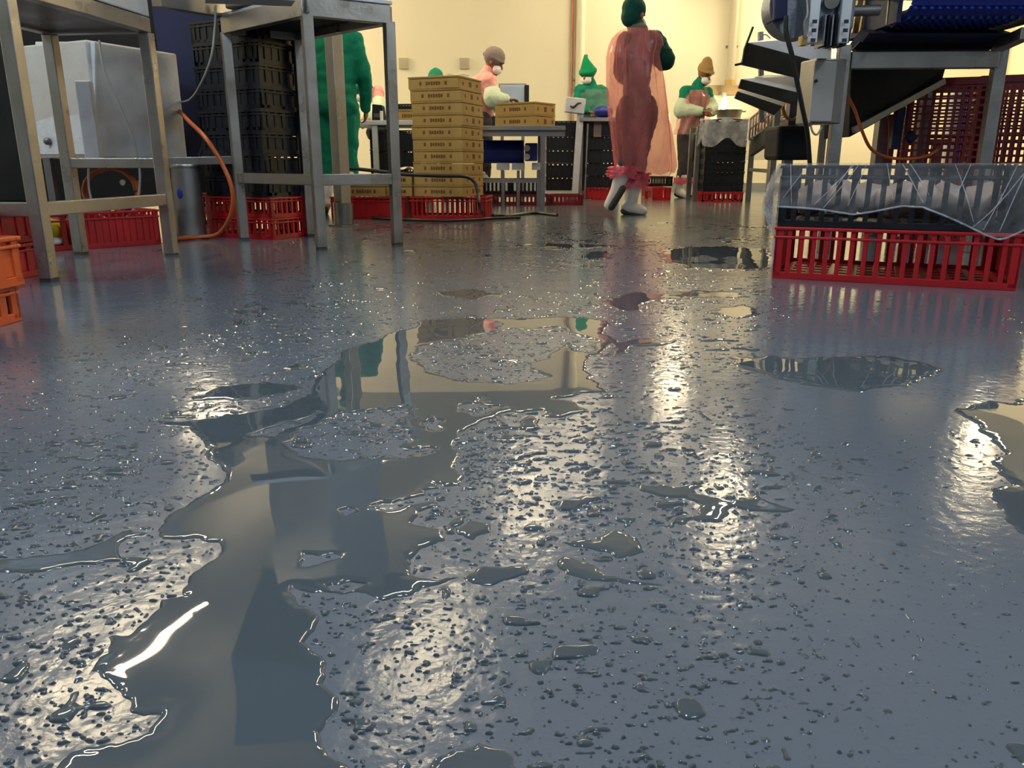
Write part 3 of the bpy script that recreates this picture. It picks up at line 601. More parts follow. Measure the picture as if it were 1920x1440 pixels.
def carton(label, loc, rz, w=.43, d=.44, h=.09, group=None):
    t = thing('carton', label, 'box', loc, rz, group); inst(box_parts(w, d, h), t); return t
BY = 6.33; rr = R(-19)
zc1 = .172
c3 = at(870, 367, BY); mid = Vector((c3.x, c3.y, 0))+Matrix.Rotation(rr, 3, 'Z') @ Vector((-.215, .22, 0))
crate('red_crate', 'long red crate under the tall stack of cartons', Vector((mid.x+.02, mid.y, 0)), R(-6), .60, .42, zc1, M_RED, 13, 8, True, group='red crates under the cartons')
crate('red_crate', 'red crate left of the carton stack, partly behind the grey stand leg', Vector((mid.x-.625, mid.y+.02, 0)), R(-3), .60, .42, zc1, M_RED, 13, 8, True, True, group='red crates under the cartons')
hs = [.088]*10; z = zc1+.002
for k in range(10):
    j = random.uniform(-.006, .006); shift = -.02 if k == 9 else (-.008 if k == 8 else 0)
    carton('%s carton from the bottom in the tall stack on the red crate' % NTH[k] if k < 9 else 'topmost carton of the tall stack, overhanging to the left', Vector((mid.x+shift+j, mid.y, z)), rr+random.uniform(-.015, .015)-(.05 if k == 9 else 0), h=.0885, group='cartons in the tall stack'); z += .0892
for u, n in ((700, 1), (762, 2)):
    for k in range(n):
        p = at(u, 365, 6.6); carton(['carton lying alone on the left red crate', 'lower carton of the pair beside the tall stack', 'upper carton of the pair beside the tall stack'][0 if n == 1 else 1+k], Vector((p.x-.03, 6.62, zc1+.002+k*.0892)), R(-8), .36 if u == 700 else .24, .32, .0885, 'cartons on the left red crate')
o = MB().grid(lambda u, v: (-.2+.4*u, -.14+.28*v, .035*math.sin(u*math.pi)*math.sin(v*math.pi)+.014*math.sin(u*17+v*9)), 24, 16).obj('paper_sheet', M_MASK, smooth=True)
p = at(688, 330, 6.62); o.location = (p.x, 6.62, zc1+.108); tag(o, 'crumpled white paper sheet on the low cartons', 'paper')
o = MB().grid(lambda u, v: (-.1+.2*u, -.08+.16*v, .02*math.sin(u*math.pi)+.01*math.sin(u*13+v*9)), 16, 10).obj('paper_sheet', M_MASK, smooth=True)
p = at(765, 322, 6.62); o.location = (p.x, 6.62, zc1+.2); tag(o, 'small white paper sheet on the carton pair', 'paper')
o = MB().grid(lambda u, v: (-.13+.3*u, -.1+.2*v, .01+.018*abs(math.sin(u*9+v*4))), 20, 10).obj('plastic_liner', M_CLEARE, smooth=True)
o.location = (mid.x, mid.y, z); tag(o, 'crumpled clear liner on top of the carton stack', 'plastic film')
# black hose on the floor around the crates
cable('hose', 'black hose running over the low cartons and down to the floor', 'hose', [at(640, 314, 6.05), at(700, 320, 6.05), at(760, 327, 6.05), at(830, 330, 6.02), at(872, 331, 6.0), at(890, 342, 5.98), at(896, 362, 5.96), at(900, 388, 5.94), fl(912, 404)+Vector((0, 0, .016)), fl(945, 408)+Vector((0, 0, .013)), fl(1000, 402)+Vector((0, 0, .013)), fl(1045, 406)+Vector((0, 0, .013))], .013, M_CABLE)
cable('hose', 'second black hose lying along the front of the red crates', 'hose', [fl(655, 396)+Vector((0, 0, .013)), fl(690, 409)+Vector((0, 0, .013)), fl(760, 415)+Vector((0, 0, .013)), fl(850, 417)+Vector((0, 0, .013)), fl(920, 413)+Vector((0, 0, .013)), fl(975, 411)+Vector((0, 0, .013))], .011, M_CABLE)

# middle table with two cartons
TY = 7.6; zt = at(990, 236, TY).z
tb = thing('packing_table', 'packing table with two cartons behind the tall carton stack', 'table', (0, 0, 0))
xl, xr = at(880, 236, TY).x, at(1060, 236, TY).x
MB().box(((xl+xr)/2, TY+.45, zt-.02), (xr-xl, .95, .04)).obj('table_top', M_STEELD, tb, bevel=.004)
for x in (xl+.06, at(1018, 300, TY).x):
    for y in (TY+.03, TY+.85): MB().box((x, y, (zt-.04)/2), (.045, .045, zt-.04)).obj('leg', M_STEELD, tb)
MB().beam((xl, TY+.03, .27), (at(1018, 300, TY).x, TY+.03, .27), .035).obj('rail', M_STEELD, tb)
MB().beam((xl, TY+.03, zt-.065), (xr, TY+.03, zt-.065), .03, .05).obj('apron_rail', M_STEELD, tb)
cr = at(1004, 232, TY); rb = R(-34)
cm = Vector((cr.x, cr.y, 0))+Matrix.Rotation(rb, 3, 'Z') @ Vector((-.23, .18, 0))
for k in range(2): carton(['lower', 'upper'][k]+' carton of the two on the middle packing table', Vector((cm.x, cm.y+.06, zt+.002+k*.108)), rb, .46, .36, .107, 'cartons on the middle packing table')
# blue machine below the table
bl = thing('blue_machine', 'blue drum machine with white feet under the packing table', 'machine', (0, 0, 0))
p = at(915, 262, 8.2); q = at(982, 306, 8.2)
MB().cyl((p.x-.15, 8.35, (p.z+q.z)/2), (q.x, 8.35, (p.z+q.z)/2), (p.z-q.z)/2, 24).obj('drum', M_BLUE, bl, True)
p = at(905, 240, 8.1); q = at(970, 251, 8.1); MB().box(((p.x+q.x)/2, 8.2, (p.z+q.z)/2), (q.x-p.x, .3, p.z-q.z)).obj('tray', M_BLUE, bl, bevel=.005)
p = at(985, 268, 8.1); q = at(1008, 302, 8.1); MB().box(((p.x+q.x)/2, 8.25, (p.z+q.z)/2), (q.x-p.x, .25, p.z-q.z)).obj('gearbox', M_BLUE, bl, bevel=.01)
for v in (278, 294): c = at(988, v, 8.08); MB().cyl(c, c+Vector((0, .04, 0)), .03, 14).obj('knob', M_WHITE, bl, True)
for u in (943, 972, 1010): c = at(u, 312, 8.2); MB().box((c.x, 8.3, c.z), (.13, .12, .07)).obj('white_foot', M_WHITE, bl, bevel=.006); MB().box((c.x, 8.3, c.z/2-.02), (.03, .03, c.z-.04)).obj('leg', M_STEELD, bl)
for k, u in enumerate((930, 985)): crate('black_crate', ['left', 'right'][k]+' black slatted crate low under the middle packing table', Vector((at(u, 340, 8.5).x, 8.72, .115)), 0, .36, .3, .16, M_BLACK, 7, 4, group='crates below the middle table')
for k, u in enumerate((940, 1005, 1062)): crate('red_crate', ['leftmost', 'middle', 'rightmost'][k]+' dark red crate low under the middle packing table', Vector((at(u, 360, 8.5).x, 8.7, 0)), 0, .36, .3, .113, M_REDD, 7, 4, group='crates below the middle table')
z = 0
for k in range(5): crate('black_crate', '%s black crate in the dark stack beside the grey scale pillar' % NTH[k], Vector((at(1060, 300, 9.9).x, 9.98, .115+k*.16)), 0, .46, .3, .159, M_BLACK, 7, 4, False, True, group='black crates beside the pillar')
for k in range(6): crate('black_crate' if k else 'red_crate', ('%s black crate in the stack behind the walking worker' % NTH[k-1]) if k else 'red crate at the foot of the stack behind the walking worker', Vector((at(1126, 300, 9.9).x, 9.98, k*.15)), 0, .40, .3, .149, M_BLACK if k else M_RED, 7, 4, False, True, group='black crates behind the walker')
# scale pillar
sc = thing('scale_pillar', 'grey scale pillar with a tilted display head left of the walking worker', 'scale', (0, 0, 0))
f0 = fl(1077, 376); MB().beam((f0.x, f0.y, .015), at(1088, 214, f0.y), .075, .05).obj('pillar', M_PANEL, sc, bevel=.004)
MB().box((f0.x+.05, f0.y, .0075), (.32, .3, .015)).obj('base_plate', M_STEELD, sc)
c = at(1078, 198, f0.y-.02); MB().box(c, (.23, .09, .17), M=Matrix.Rotation(R(6), 3, 'Y')).obj('display_head', M_PANEL, sc, bevel=.01)
MB().tube([c+Vector((-.06, -.055, -.005)), c+Vector((-.02, -.06, -.02)), c+Vector((.03, -.055, .02)), c+Vector((.07, -.05, .025))], [.006, .014, .010, .004], 8).obj('black_mark', M_CABLE, sc, True)
MB().cyl(fl(1096, 376), at(1102, 232, f0.y), .012, 10).obj('side_rod', M_STEEL, sc)
MB().box(at(1120, 241, f0.y+.1), (.09, .04, .19)).obj('pink_plate', mat('pinkish_plate', lin(150, 125, 110), .5), sc)
# shelf counter in front of the capped worker
ct = thing('steel_counter', 'steel counter with odds and ends in front of the pointed green cap worker', 'counter', (0, 0, 0))
p = at(1092, 220, 9.65); q = at(1140, 220, 9.65)
MB().box(((p.x+q.x)/2+.05, 9.86, p.z-.02), (q.x-p.x+.15, .36, .04)).obj('counter_top', M_STEEL, ct)
for x in (p.x, q.x+.15): MB().box((x, 9.75, (p.z-.04)/2), (.04, .04, p.z-.04)).obj('leg', M_STEELD, ct)
o = MB().ell((0, 0, .07), (.12, .09, .07)).obj('blue_tub', M_BLUE, smooth=True); c = at(1127, 210, 9.15); o.location = (c.x+.1, 9.82, p.z+.002); tag(o, 'small blue tub on the counter beside the walking worker', 'tub')
# left far table
TY2 = 8.4; p = at(660, 226, TY2); q = at(800, 226, TY2)
lt = thing('packing_table', 'pale-topped packing table behind the green-clad worker', 'table', (0, 0, 0))
MB().box(((p.x+q.x)/2, TY2+.4, p.z-.02), (q.x-p.x, .8, .045)).obj('table_top', M_PANEL, lt, bevel=.004)
for x in (p.x+.22, q.x-.05):
    for y in (TY2+.05, TY2+.75): MB().box((x, y, (p.z-.045)/2), (.055, .055, p.z-.045)).obj('leg', M_PANEL, lt)
zt2 = p.z+.003
carton('carton alone on the table left of the carton stack', Vector((at(772, 220, 8.5).x, 8.62, zt2)), R(-5), .30, .3, .11, 'cartons on the far left table')
crate('black_crate', 'flat black crate on the carton left of the carton stack', Vector((at(770, 200, 8.5).x, 8.62, zt2+.112)), R(-5), .30, .28, .05, M_BLACK, 8, 5)
sb = thing('label_printer', 'black label printer on the table by the green-clad worker', 'printer', Vector((at(709, 222, 8.5).x, 8.55, zt2)))
MB().prism([(-.06, -.08, 0), (.07, -.08, 0), (.05, -.08, .15), (-.05, -.08, .16)], (0, .16, 0)).obj('casing', M_DARK, sb, bevel=.008); MB().box((0, -.083, .05), (.07, .006, .04)).obj('slot', M_SOLE, sb)
o = MB().cyl((0, 0, 0), (0, 0, .09), .016, 12).obj('white_bottle', M_WHITE); o.location = (at(718, 220, 8.5).x, 8.42, zt2); tag(o, 'little white bottle beside the label printer', 'bottle')
for k in range(4):
    for j, u in enumerate((725, 778)): crate('black_crate', '%s black crate in the %s stack below the far left table' % (NTH[k], ['left', 'right'][j]), Vector((at(u, 300, 8.7).x, 8.78+.0*k, k*.19)), 0, .28, .5, .188, M_BLACK, 7, 4, False, True, group='black crates below the far left table')

# ---------------------------------------------------------------- wall fittings
WY = Y1
def wallpipe(label, u, vb, r, m, extra=None):
    t = thing('wall_pipe', label, 'pipe', (0, 0, 0)); x = at(u, 100, WY-.06).x; zb = at(u, vb, WY-.06).z
    MB().cyl((x, WY-.07, zb), (x, WY-.07, ZC-.01), r, 16).obj('pipe', m, t, True)
    for zz in (zb+.5, zb+1.5): MB().box((x, WY-.035, zz), (r*2.6, .07, .03)).obj('clip', M_STEELD, t)
    return t, x, zb
M_PIPE = mat('cream_pipe', (.74, .68, .50, 1), .4); M_COPPER = mat('copper_pipe', (.45, .17, .08, 1), .4, .5)
t, x, zb = wallpipe('cream pipe with a thin copper line beside it on the back wall', 1088, 330, .075, M_PIPE)
MB().cyl((x-.13, WY-.03, .2), (x-.13, WY-.03, ZC-.01), .018, 10).obj('copper_line', M_COPPER, t, True)
t, x, zb = wallpipe('grey cream pipe ending above the brown backsplash', 1372, 150, .07, mat('beige_pipe', (.52, .47, .34, 1), .45))
MB().cyl((x, WY-.07, zb-.25), (x, WY-.07, zb), .078, 16).obj('brass_end', mat('brass_end', (.5, .35, .12, 1), .4, .3), t, True)
for k, u in enumerate((757, 871)):
    c = at(u, 119, WY-.02); t = thing('wall_socket', ['left', 'right'][k]+' beige socket box on the back wall', 'socket', c, 0, 'socket boxes on the back wall')
    MB().box((0, 0, 0), (.155, .04, .165)).obj('plate', mat('beige_socket', (.50, .44, .29, 1), .5), t, bevel=.006); MB().box((0, -.022, 0), (.09, .006, .09)).obj('faceplate', mat('socket_face', (.46, .41, .28, 1), .5), t)
# steel hatch
bs = thing('steel_bin', 'bluish steel bin on the table behind the grey-hatted worker', 'bin', (0, 0, 0))
p, q = at(938, 160, 10.2), at(984, 192, 10.2); MB().box(((p.x+q.x)/2, 10.35, (p.z+q.z)/2-.05), (q.x-p.x, .35, p.z-q.z+.1)).obj('shell', mat('bluish_steel', (.36, .44, .52, 1), .4, .4, .2, 10, .2, 30), bs, bevel=.008)
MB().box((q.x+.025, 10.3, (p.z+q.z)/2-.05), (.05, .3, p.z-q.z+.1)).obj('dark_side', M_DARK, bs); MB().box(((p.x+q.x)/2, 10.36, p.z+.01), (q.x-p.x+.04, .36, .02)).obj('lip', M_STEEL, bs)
for x in (p.x+.02, q.x-.02): MB().box((x, 10.35, (q.z-.1)/2), (.04, .04, q.z-.1)).obj('leg', M_STEELD, bs)

# ---------------------------------------------------------------- right background: cart, frame table, backsplash, added glint lamp
z = 0
cx = fl(1354, 379)
crate('red_crate', 'red crate under the black crate tower with the clear cover', Vector((cx.x, cx.y+.2, 0)), 0, .47, .40, .115, M_RED, 7, 6, group='crates in the covered tower')
for k in range(7): crate('black_crate', '%s black crate in the tower with the clear cover' % NTH[k], Vector((cx.x, cx.y+.2, .116+k*.113)), 0, .46, .39, .112, M_BLACK, 7, 6, False, True, group='crates in the covered tower')
ztop = .116+7*.113
def cover(u, v):
    a_ = u*2*math.pi; r_ = 1+.06*math.sin(a_*7)+.1*v; k = max(abs(math.cos(a_)), abs(math.sin(a_)))
    return (cx.x+.235*r_*math.cos(a_)/k, cx.y+.2+.205*r_*math.sin(a_)/k, ztop+.02-(.27+.05*math.sin(a_*5))*v)
o = MB().grid(cover, 64, 12, True).obj('plastic_cover', M_CLEARE, smooth=True); tag(o, 'clear plastic cover hanging over the black crate tower', 'plastic film')
pn = thing('steel_pan', 'round-edged steel pan on top of the covered crate tower', 'pan', (cx.x+.06, cx.y+.2, ztop+.003))
MB().lathe((0, 0, 0), [(.11, 0), (.13, .01), (.145, .10), (.15, .105), (.138, .10), (.125, .012), (.01, .01)], 24).obj('bowl', mat('warm_steel', (.6, .54, .42, 1), .3, .9), pn, True); MB().box((.165, 0, .09), (.05, .03, .012)).obj('grip', M_STEEL, pn)
fr = thing('work_stand', 'grey square-tube work frame left of the covered crate tower', 'frame', (0, 0, 0))
g0 = fl(1302, 377); zt = at(1300, 245, g0.y).z
for dx, dy in ((0, 0), (.20, 0), (0, .35), (.20, .35)): MB().box((g0.x+dx, g0.y+dy, zt/2), (.05, .05, zt)).obj('leg', M_STEELD, fr)
for dy in (0, .35): MB().beam((g0.x-.02, g0.y+dy, zt+.02), (g0.x+.22, g0.y+dy, zt+.02), .05).obj('top_rail', M_STEEL, fr)
MB().box((g0.x+.1, g0.y+.175, zt*.72), (.16, .3, .25)).obj('grey_panel', M_DARK, fr)
f2 = thing('roller_stand', 'dark steel frame carrying a wire basket right of the covered tower', 'frame', (0, 0, 0))
g1, g2 = fl(1402, 378), fl(1441, 398); 
gdir = (g2-g1); za = at(1402, 262, g1.y).z; zb2 = at(1446, 205, g2.y).z
for p, z_ in ((g1, za), (g2, zb2), (g1+Vector((.5, .2, 0)), za), (g2+Vector((.5, .2, 0)), zb2)): MB().box((p.x, p.y, z_/2), (.05, .05, z_)).obj('leg', M_STEELD, f2)
MB().beam((g1.x, g1.y, .36), (g2.x, g2.y, .36), .035).obj('rail', M_STEELD, f2); MB().beam((g1.x, g1.y, za-.1), (g2.x, g2.y, za+.02), .05, .16).obj('dark_tray', M_DARK, f2)
bk = thing('wire_basket', 'long wire basket of trimmings beside the sorting chutes', 'basket', (0, 0, 0))
pa, pb = at(1405, 262, 9.0), at(1475, 215, 7.2)
for t_ in (0, .5, 1):
    dz = Vector((0, 0, .22*t_)); MB().beam(pa+dz, pb+dz, .015).obj('wire', M_STEEL, bk); MB().beam(pa+dz+Vector((.4, .1, 0)), pb+dz+Vector((.4, .1, 0)), .015).obj('wire', M_STEEL, bk)
for k in range(12):
    p = pa.lerp(pb, k/11); MB().beam(p, p+Vector((0, 0, .22)), .018).obj('upright_wire', M_STEEL, bk); MB().beam(p, p+Vector((.4, .1, 0)), .014).obj('cross_wire', M_STEEL, bk)
tr = MB()
for k in range(26):
    f_ = (k+.5)/26; p = pa.lerp(pb, f_)+Vector((.2+random.uniform(-.12, .12), .05+random.uniform(-.05, .05), .12+random.uniform(-.03, .06))); tr.ell(p, (random.uniform(.05, .09), random.uniform(.05, .08), .04), nu=10, nv=6)
o = tr.obj('trimmings', mat('pink_trimmings', lin(226, 170, 130), .45, 0, .25, 12, .3, 30), smooth=True); o['kind'] = 'stuff'; tag(o, 'pinkish meat trimmings heaped in the wire basket', 'food')
spl = thing('backsplash', 'low steel backsplash with a brown top panel against the back wall', 'panel', (0, 0, 0))
YB = 11.6
p, q = at(1322, 160, YB), at(1384, 178, YB); MB().box(((p.x+q.x)/2+.25, YB, (p.z+q.z)/2), (q.x-p.x+.5, .04, p.z-q.z)).obj('top_panel', mat('brown_panel', lin(150, 128, 92), .5), spl)
p2, q2 = at(1322, 180, YB), at(1384, 300, YB); MB().box(((p2.x+q2.x)/2+.25, YB, (p2.z+q2.z)/2), (q2.x-p2.x+.5, .03, p2.z-q2.z)).obj('sheet', mat('shiny_sheet', (.85, .78, .58, 1), .25, .3), spl)
for x in (p2.x+.03, q2.x+.45): MB().box((x, YB, q2.z/2), (.05, .05, q2.z)).obj('leg', M_STEELD, spl)
lm = thing('glint_lamp', 'small added lamp standing in for a bright reflection on the steel backsplash', 'lamp', (0, 0, 0))
c = at(1357, 197, 11.3)  # bright reflection on the backsplash, built as an added glowing bulb
em = bpy.data.materials.new('glint_glow'); em.use_nodes = True; bb = em.node_tree.nodes['Principled BSDF']; bb.inputs['Emission Color'].default_value = (1, .83, .45, 1); bb.inputs['Emission Strength'].default_value = 26; bb.inputs['Base Color'].default_value = (1, .9, .6, 1)
MB().lathe(c-Vector((0, 0, .10)), [(.01, .04), (.035, .06), (.042, .11), (.035, .16), (.02, .2)], 16).obj('bulb', em, lm, True); MB().cyl(c+Vector((0, 0, .1)), c+Vector((0, 0, .16)), .035, 14).obj('socket', M_STEEL, lm)
MB().cyl(c+Vector((0, 0, .15)), c+Vector((0, .3, .16)), .012, 8).obj('arm', M_STEELD, lm)
pl = bpy.data.lights.new('glint_point', 'POINT'); pl.energy = 25; pl.color = (1, .8, .45); pl.shadow_soft_size = .06; lo = bpy.data.objects.new('glint_point', pl); S.collection.objects.link(lo); lo.location = c-Vector((0, .12, 0))  # added point light that backs up the stand-in bulb
for k, (u, v0) in enumerate(((1225, 372), (1240, 376))): crate('red_crate', ['red crate behind the walking worker, farther of two', 'red crate behind the walking worker, nearer of two'][k], fl(u, v0)+Vector((0, .15, 0)), 0, .22, .3, .15, M_RED, 5, 4, group='red crates behind the walker')
crate('black_crate', 'black slatted crate on the red crates behind the walking worker', fl(1236, 372)+Vector((0, .2, .151)), 0, .34, .3, .12, M_BLACK, 8, 5)

# ---------------------------------------------------------------- right conveyor machine
mc = thing('conveyor_machine', 'large conveyor machine with blue belt and steel posts at upper right', 'machine', (0, 0, 0))
MY = 3.95
def post(u0, v0, u1, v1, Y, w, name='post', m=None):
    p, q = at(u0, v0, Y), at(u1, v1, Y); d = (q-p)/(q.z-p.z); g = p-d*p.z
    MB().box(((p.x+q.x)/2, Y, at(u0, v0, Y).z/2), (w, w, at(u0, v0, Y).z), R(-8)).obj(name, m or M_STEEL, mc, bevel=.004)
post(1580, 85, 1564, 305, MY, .055); post(1876, 84, 1847, 305, MY, .055)
post(1660, 215, 1655, 300, 4.9, .10, 'rear_post', M_STEELD); post(1735, 160, 1728, 305, 4.9, .06, 'rear_post', M_STEELD)
MB().beam(at(1592, 114, MY), at(1868, 112, MY), .055, .075).obj('cross_beam', M_STEEL, mc, bevel=.004)
MB().beam(at(1868, 88, MY), at(1925, 62, MY-.25), .05, .05).obj('side_beam', M_STEEL, mc, bevel=.003)
MB().beam(at(1590, 112, MY), at(1655, 130, 5.0), .05, .06).obj('depth_beam', M_STEELD, mc)
MB().prism([(1.95, 3.3, 1.62), (3.9, 2.6, 1.62), (4.3, 4.6, 1.62), (2.2, 4.9, 1.62)], (0, 0, .5)).obj('shade_hood', M_STEELD, mc, bevel=.02)  # unseen hood added above the conveyor to keep it in shade
# belt: slats across, each its own piece
bx0, bx1 = at(1690, 40, 3.7).x, at(1912, 40, 3.7).x
zbelt = at(1800, 30, 3.7).z
slat = MB().box((0, 0, 0), (bx1-bx0, .045, .012)); 
for k in range(15): slat.box((-(bx1-bx0)/2+(bx1-bx0)*(k+.5)/15, -.02, -.006), (.014, .02, .02))
sm = slat.mesh('belt_slat', M_BLUE)
cyb = Vector(((bx0+bx1)/2, 3.72, zbelt+.10))
for k in range(7):
    a_ = R(-90+k*30-60); o = link('belt_slat', sm, mc, cyb+Vector((0, .10*math.sin(a_)-.02, -.10*math.cos(a_)))); o.rotation_euler.x = a_
for k in range(12): o = link('belt_slat', sm, mc, (cyb.x, 3.74+k*.05, zbelt-.004)); 
MB().cyl((bx0-.25, 3.72, zbelt+.10), (bx1+.02, 3.72, zbelt+.10), .035, 16).obj('drive_shaft', M_STEELD, mc, True)
MB().prism([(bx0-.02, 3.66, zbelt-.03), (bx0-.02, 4.9, zbelt-.03), (bx0-.02, 4.9, zbelt+.22), (bx0-.02, 3.66, zbelt+.22)], (-.02, 0, 0)).obj('belt_cheek', M_NAVY, mc)
MB().prism([(bx1+.02, 3.66, zbelt-.03), (bx1+.02, 4.9, zbelt-.03), (bx1+.02, 4.9, zbelt+.22), (bx1+.02, 3.66, zbelt+.22)], (.02, 0, 0)).obj('belt_cheek', M_DARK, mc)
MB().prism([at(1630, 62, 3.8), at(1900, 62, 3.8), at(1850, 98, 4.25), at(1602, 98, 4.25)], (0, .1, .03)).obj('belly_plate', M_NAVY, mc)
MB().prism([at(1600, 92, 4.02), at(1862, 92, 4.02), at(1862, 72, 4.02), at(1618, 72, 4.02)], (0, .03, 0)).obj('dark_apron', M_DARK, mc)
# inclined return chute under the cross beam
MB().prism([at(1596, 124, 4.3), at(1775, 124, 4.5), at(1768, 148, 4.55), at(1705, 190, 4.5), at(1640, 232, 4.4), at(1592, 258, 4.3)], (0, .35, .0)).obj('incline_chute', M_DARK, mc, bevel=.008)
MB().beam(at(1600, 244, 4.27), at(1770, 152, 4.5), .02, .03).obj('chute_lip', M_STEELD, mc)
MB().beam(at(1688, 202, 4.6), at(1676, 280, 4.6), .05, .04).obj('blue_guard', M_NAVY, mc, bevel=.004); MB().beam(at(1700, 250, 4.6), at(1712, 264, 4.6), .05, .05).obj('blue_handle', M_NAVY, mc, bevel=.01)
MB().tube([at(1667, 0, 3.75), at(1662, 46, 3.75), at(1672, 50, 3.75), at(1678, 43, 3.75)], .004, 6, False).obj('wire_hook', M_STEEL, mc)
# gearmotor
gm = thing('gear_motor', 'aluminium gear motor with cooling fins above the grey control box', 'motor', (0, 0, 0))
c = at(1502, 8, 3.7); MB().cyl(c, c+Vector((0, .12, 0)), .135, 32).obj('drum_housing', M_ALU, gm, True)
MB().prism([at(1453, -40, 3.66), at(1478, -40, 3.66), at(1477, 34, 3.66), at(1452, 38, 3.66)], (0, .12, 0)).obj('blue_bracket', M_NAVY, gm, bevel=.006)
MB().box(at(1556, 0, 3.72), (.17, .16, .26)).obj('gearbox', M_ALU, gm, bevel=.012)
for k in range(7): u = 1538+k*7; MB().box(at(u, 60, 3.64), (.006, .10, .12)).obj('fin', M_DARK if k % 2 else M_ALU, gm)
MB().box(at(1558, 60, 3.72), (.13, .10, .10)).obj('fin_block', M_DARK, gm)
M_ALUP = mat('pale_aluminium', (.62, .64, .66, 1), .35, .6, .1, 20)
for u in (1526, 1585):
    pr = MB(); c = at(u, 42, 3.58); pr.box(c+Vector((0, .02, .12)), (.042, .045, .40)); e = at(u, 56, 3.555); pr.obj('profile', M_ALUP, gm, bevel=.003)
    for dz in (.022, -.012, -.05): MB().box((e.x, 3.554, e.z+.01+dz), (.018, .006, .014)).obj('slot', M_CABLE, gm)
MB().cyl(at(1590, 21, 3.72), at(1648, 19, 3.72), .022, 14).obj('shaft', M_STEELD, gm, True)
MB().cyl(at(1560, 2, 3.62), at(1560, 2, 3.6), .03, 18).obj('hub_bolt', M_STEEL, gm, True)
MB().tube([at(1512, -5, 3.6), at(1514, 25, 3.58), at(1508, 45, 3.58), at(1510, 72, 3.58)], .006, 6).obj('steel_line', M_STEEL, gm, True)
MB().prism([at(1505, 66, 3.58), at(1522, 70, 3.58), at(1515, 84, 3.58), at(1504, 84, 3.58)], (0, .05, 0)).obj('lug', mat('ochre_metal', lin(150, 125, 70), .4, .5), gm)
for u in (1628, 1614): MB().beam(at(u, -10, 4.0), at(u-12, 62, 4.0), .025, .02).obj('ochre_strut', MATS['ochre_metal'], gm)
cable('cable', 'thick black cable hanging from the gear motor past the control box', 'cable', [at(1473, 30, 3.64), at(1474, 62, 3.64), at(1484, 100, 3.64), at(1494, 150, 3.66), at(1504, 200, 3.7), at(1514, 250, 3.74), at(1518, 300, 3.78), at(1520, 340, 3.8)], .011, M_CABLE)
bxm = thing('control_box', 'grey control box hung on the steel post of the conveyor machine', 'box', (0, 0, 0))
p, q = at(1523, 110, 3.80), at(1572, 232, 3.80); MB().box(((p.x+q.x)/2, 3.86, (p.z+q.z)/2), (q.x-p.x, .14, p.z-q.z), R(10)).obj('casing', M_STEELD, bxm, bevel=.006)
p2, q2 = at(1528, 114, 3.77), at(1562, 228, 3.77); MB().box(((p2.x+q2.x)/2, 3.785, (p2.z+q2.z)/2), (q2.x-p2.x, .012, p2.z-q2.z), R(10)).obj('cover', mat('grey_cover', (.36, .35, .33, 1), .5, .2, .08, 10), bxm, bevel=.004)
MB().cyl(at(1530, 152, 3.765), at(1530, 152, 3.75), .008, 10).obj('lock', M_CABLE, bxm)
cable('cable', 'pale looped wire below the grey control box', 'cable', [at(1520, 235, 3.8), at(1524, 248, 3.8), at(1532, 252, 3.8), at(1541, 238, 3.8)], .005, M_GCABLE)
cable('cable', 'orange cable looping beneath the incline chute', 'cable', [at(1580, 165, 4.15), at(1602, 205, 4.2), at(1616, 245, 4.2), at(1634, 280, 4.25), at(1665, 295, 4.3), at(1705, 298, 4.3), at(1738, 292, 4.3), at(1760, 280, 4.35)], .008, M_OCABLE)
cable('cable', 'thin orange cable hanging straight beside the blue guard', 'cable', [at(1666, 218, 4.7), at(1668, 250, 4.7), at(1665, 296, 4.7)], .006, M_OCABLE)
cable('cable', 'coiled brown cable hung beside the sorting chutes', 'cable', loop(at(1488, 195, 4.4), .05, .08, .02, 12, 2.4), .006, mat('brown_cable', lin(150, 95, 60), .4))
# sorting chutes
def chute(label, lip, plate, Y, dY):
    t = thing('sorting_chute', label, 'chute', (0, 0, 0), group='sorting chutes beside the control box')
    MB().prism([at(u, v, Y) for u, v in lip], (0, .012, 0)).obj('front_lip', M_DARKS, t, bevel=.002)
    k = len(plate); pts = [at(u, v, Y+.012+(dY if i >= 2 else 0)) for i, (u, v) in enumerate(plate)]
    MB().prism(pts, (0, .006, -.012)).obj('slide_plate', M_SLIDE, t)
    return t
M_DARKS = mat('brown_dark_steel', (.05, .045, .035, 1), .38, .6, .3, 12, rvar=.08); M_SLIDE = mat('cool_lit_slide', (.88, .92, .98, 1), .35, .0, .15, 14, .2, 30)  # slide colour lifted to bluish white for the cool light from above
t = chute('topmost of the three steel sorting chutes', [(1402, 80), (1560, 122), (1552, 160), (1388, 121)], [(1402, 80), (1558, 121), (1560, 68), (1440, 74)], 4.3, .25)
MB().tube([at(1392, 118, 4.29), at(1396, 92, 4.29), at(1412, 50, 4.27)], .006, 6, False).obj('wire_rod', M_CABLE, t); MB().tube([at(1378, 122, 4.29), at(1392, 119, 4.29)], .006, 6).obj('bent_clip', M_CABLE, t)
MB().tube([at(1424, 76, 4.4), at(1426, 68, 4.4), at(1436, 65, 4.4), at(1444, 72, 4.4)], .003, 6).obj('wire_loop', M_STEELD, t)
chute('middle of the three steel sorting chutes', [(1390, 148), (1508, 176), (1490, 197), (1384, 165)], [(1390, 148), (1506, 176), (1490, 142), (1440, 140)], 4.3, .2)
chute('lowest of the three steel sorting chutes', [(1383, 171), (1468, 199), (1452, 216), (1377, 184)], [(1383, 171), (1467, 199), (1472, 190), (1402, 168)], 4.3, .12)
cs = thing('chute_stand', 'dark frame holding up the sorting chutes', 'stand', (0, 0, 0))
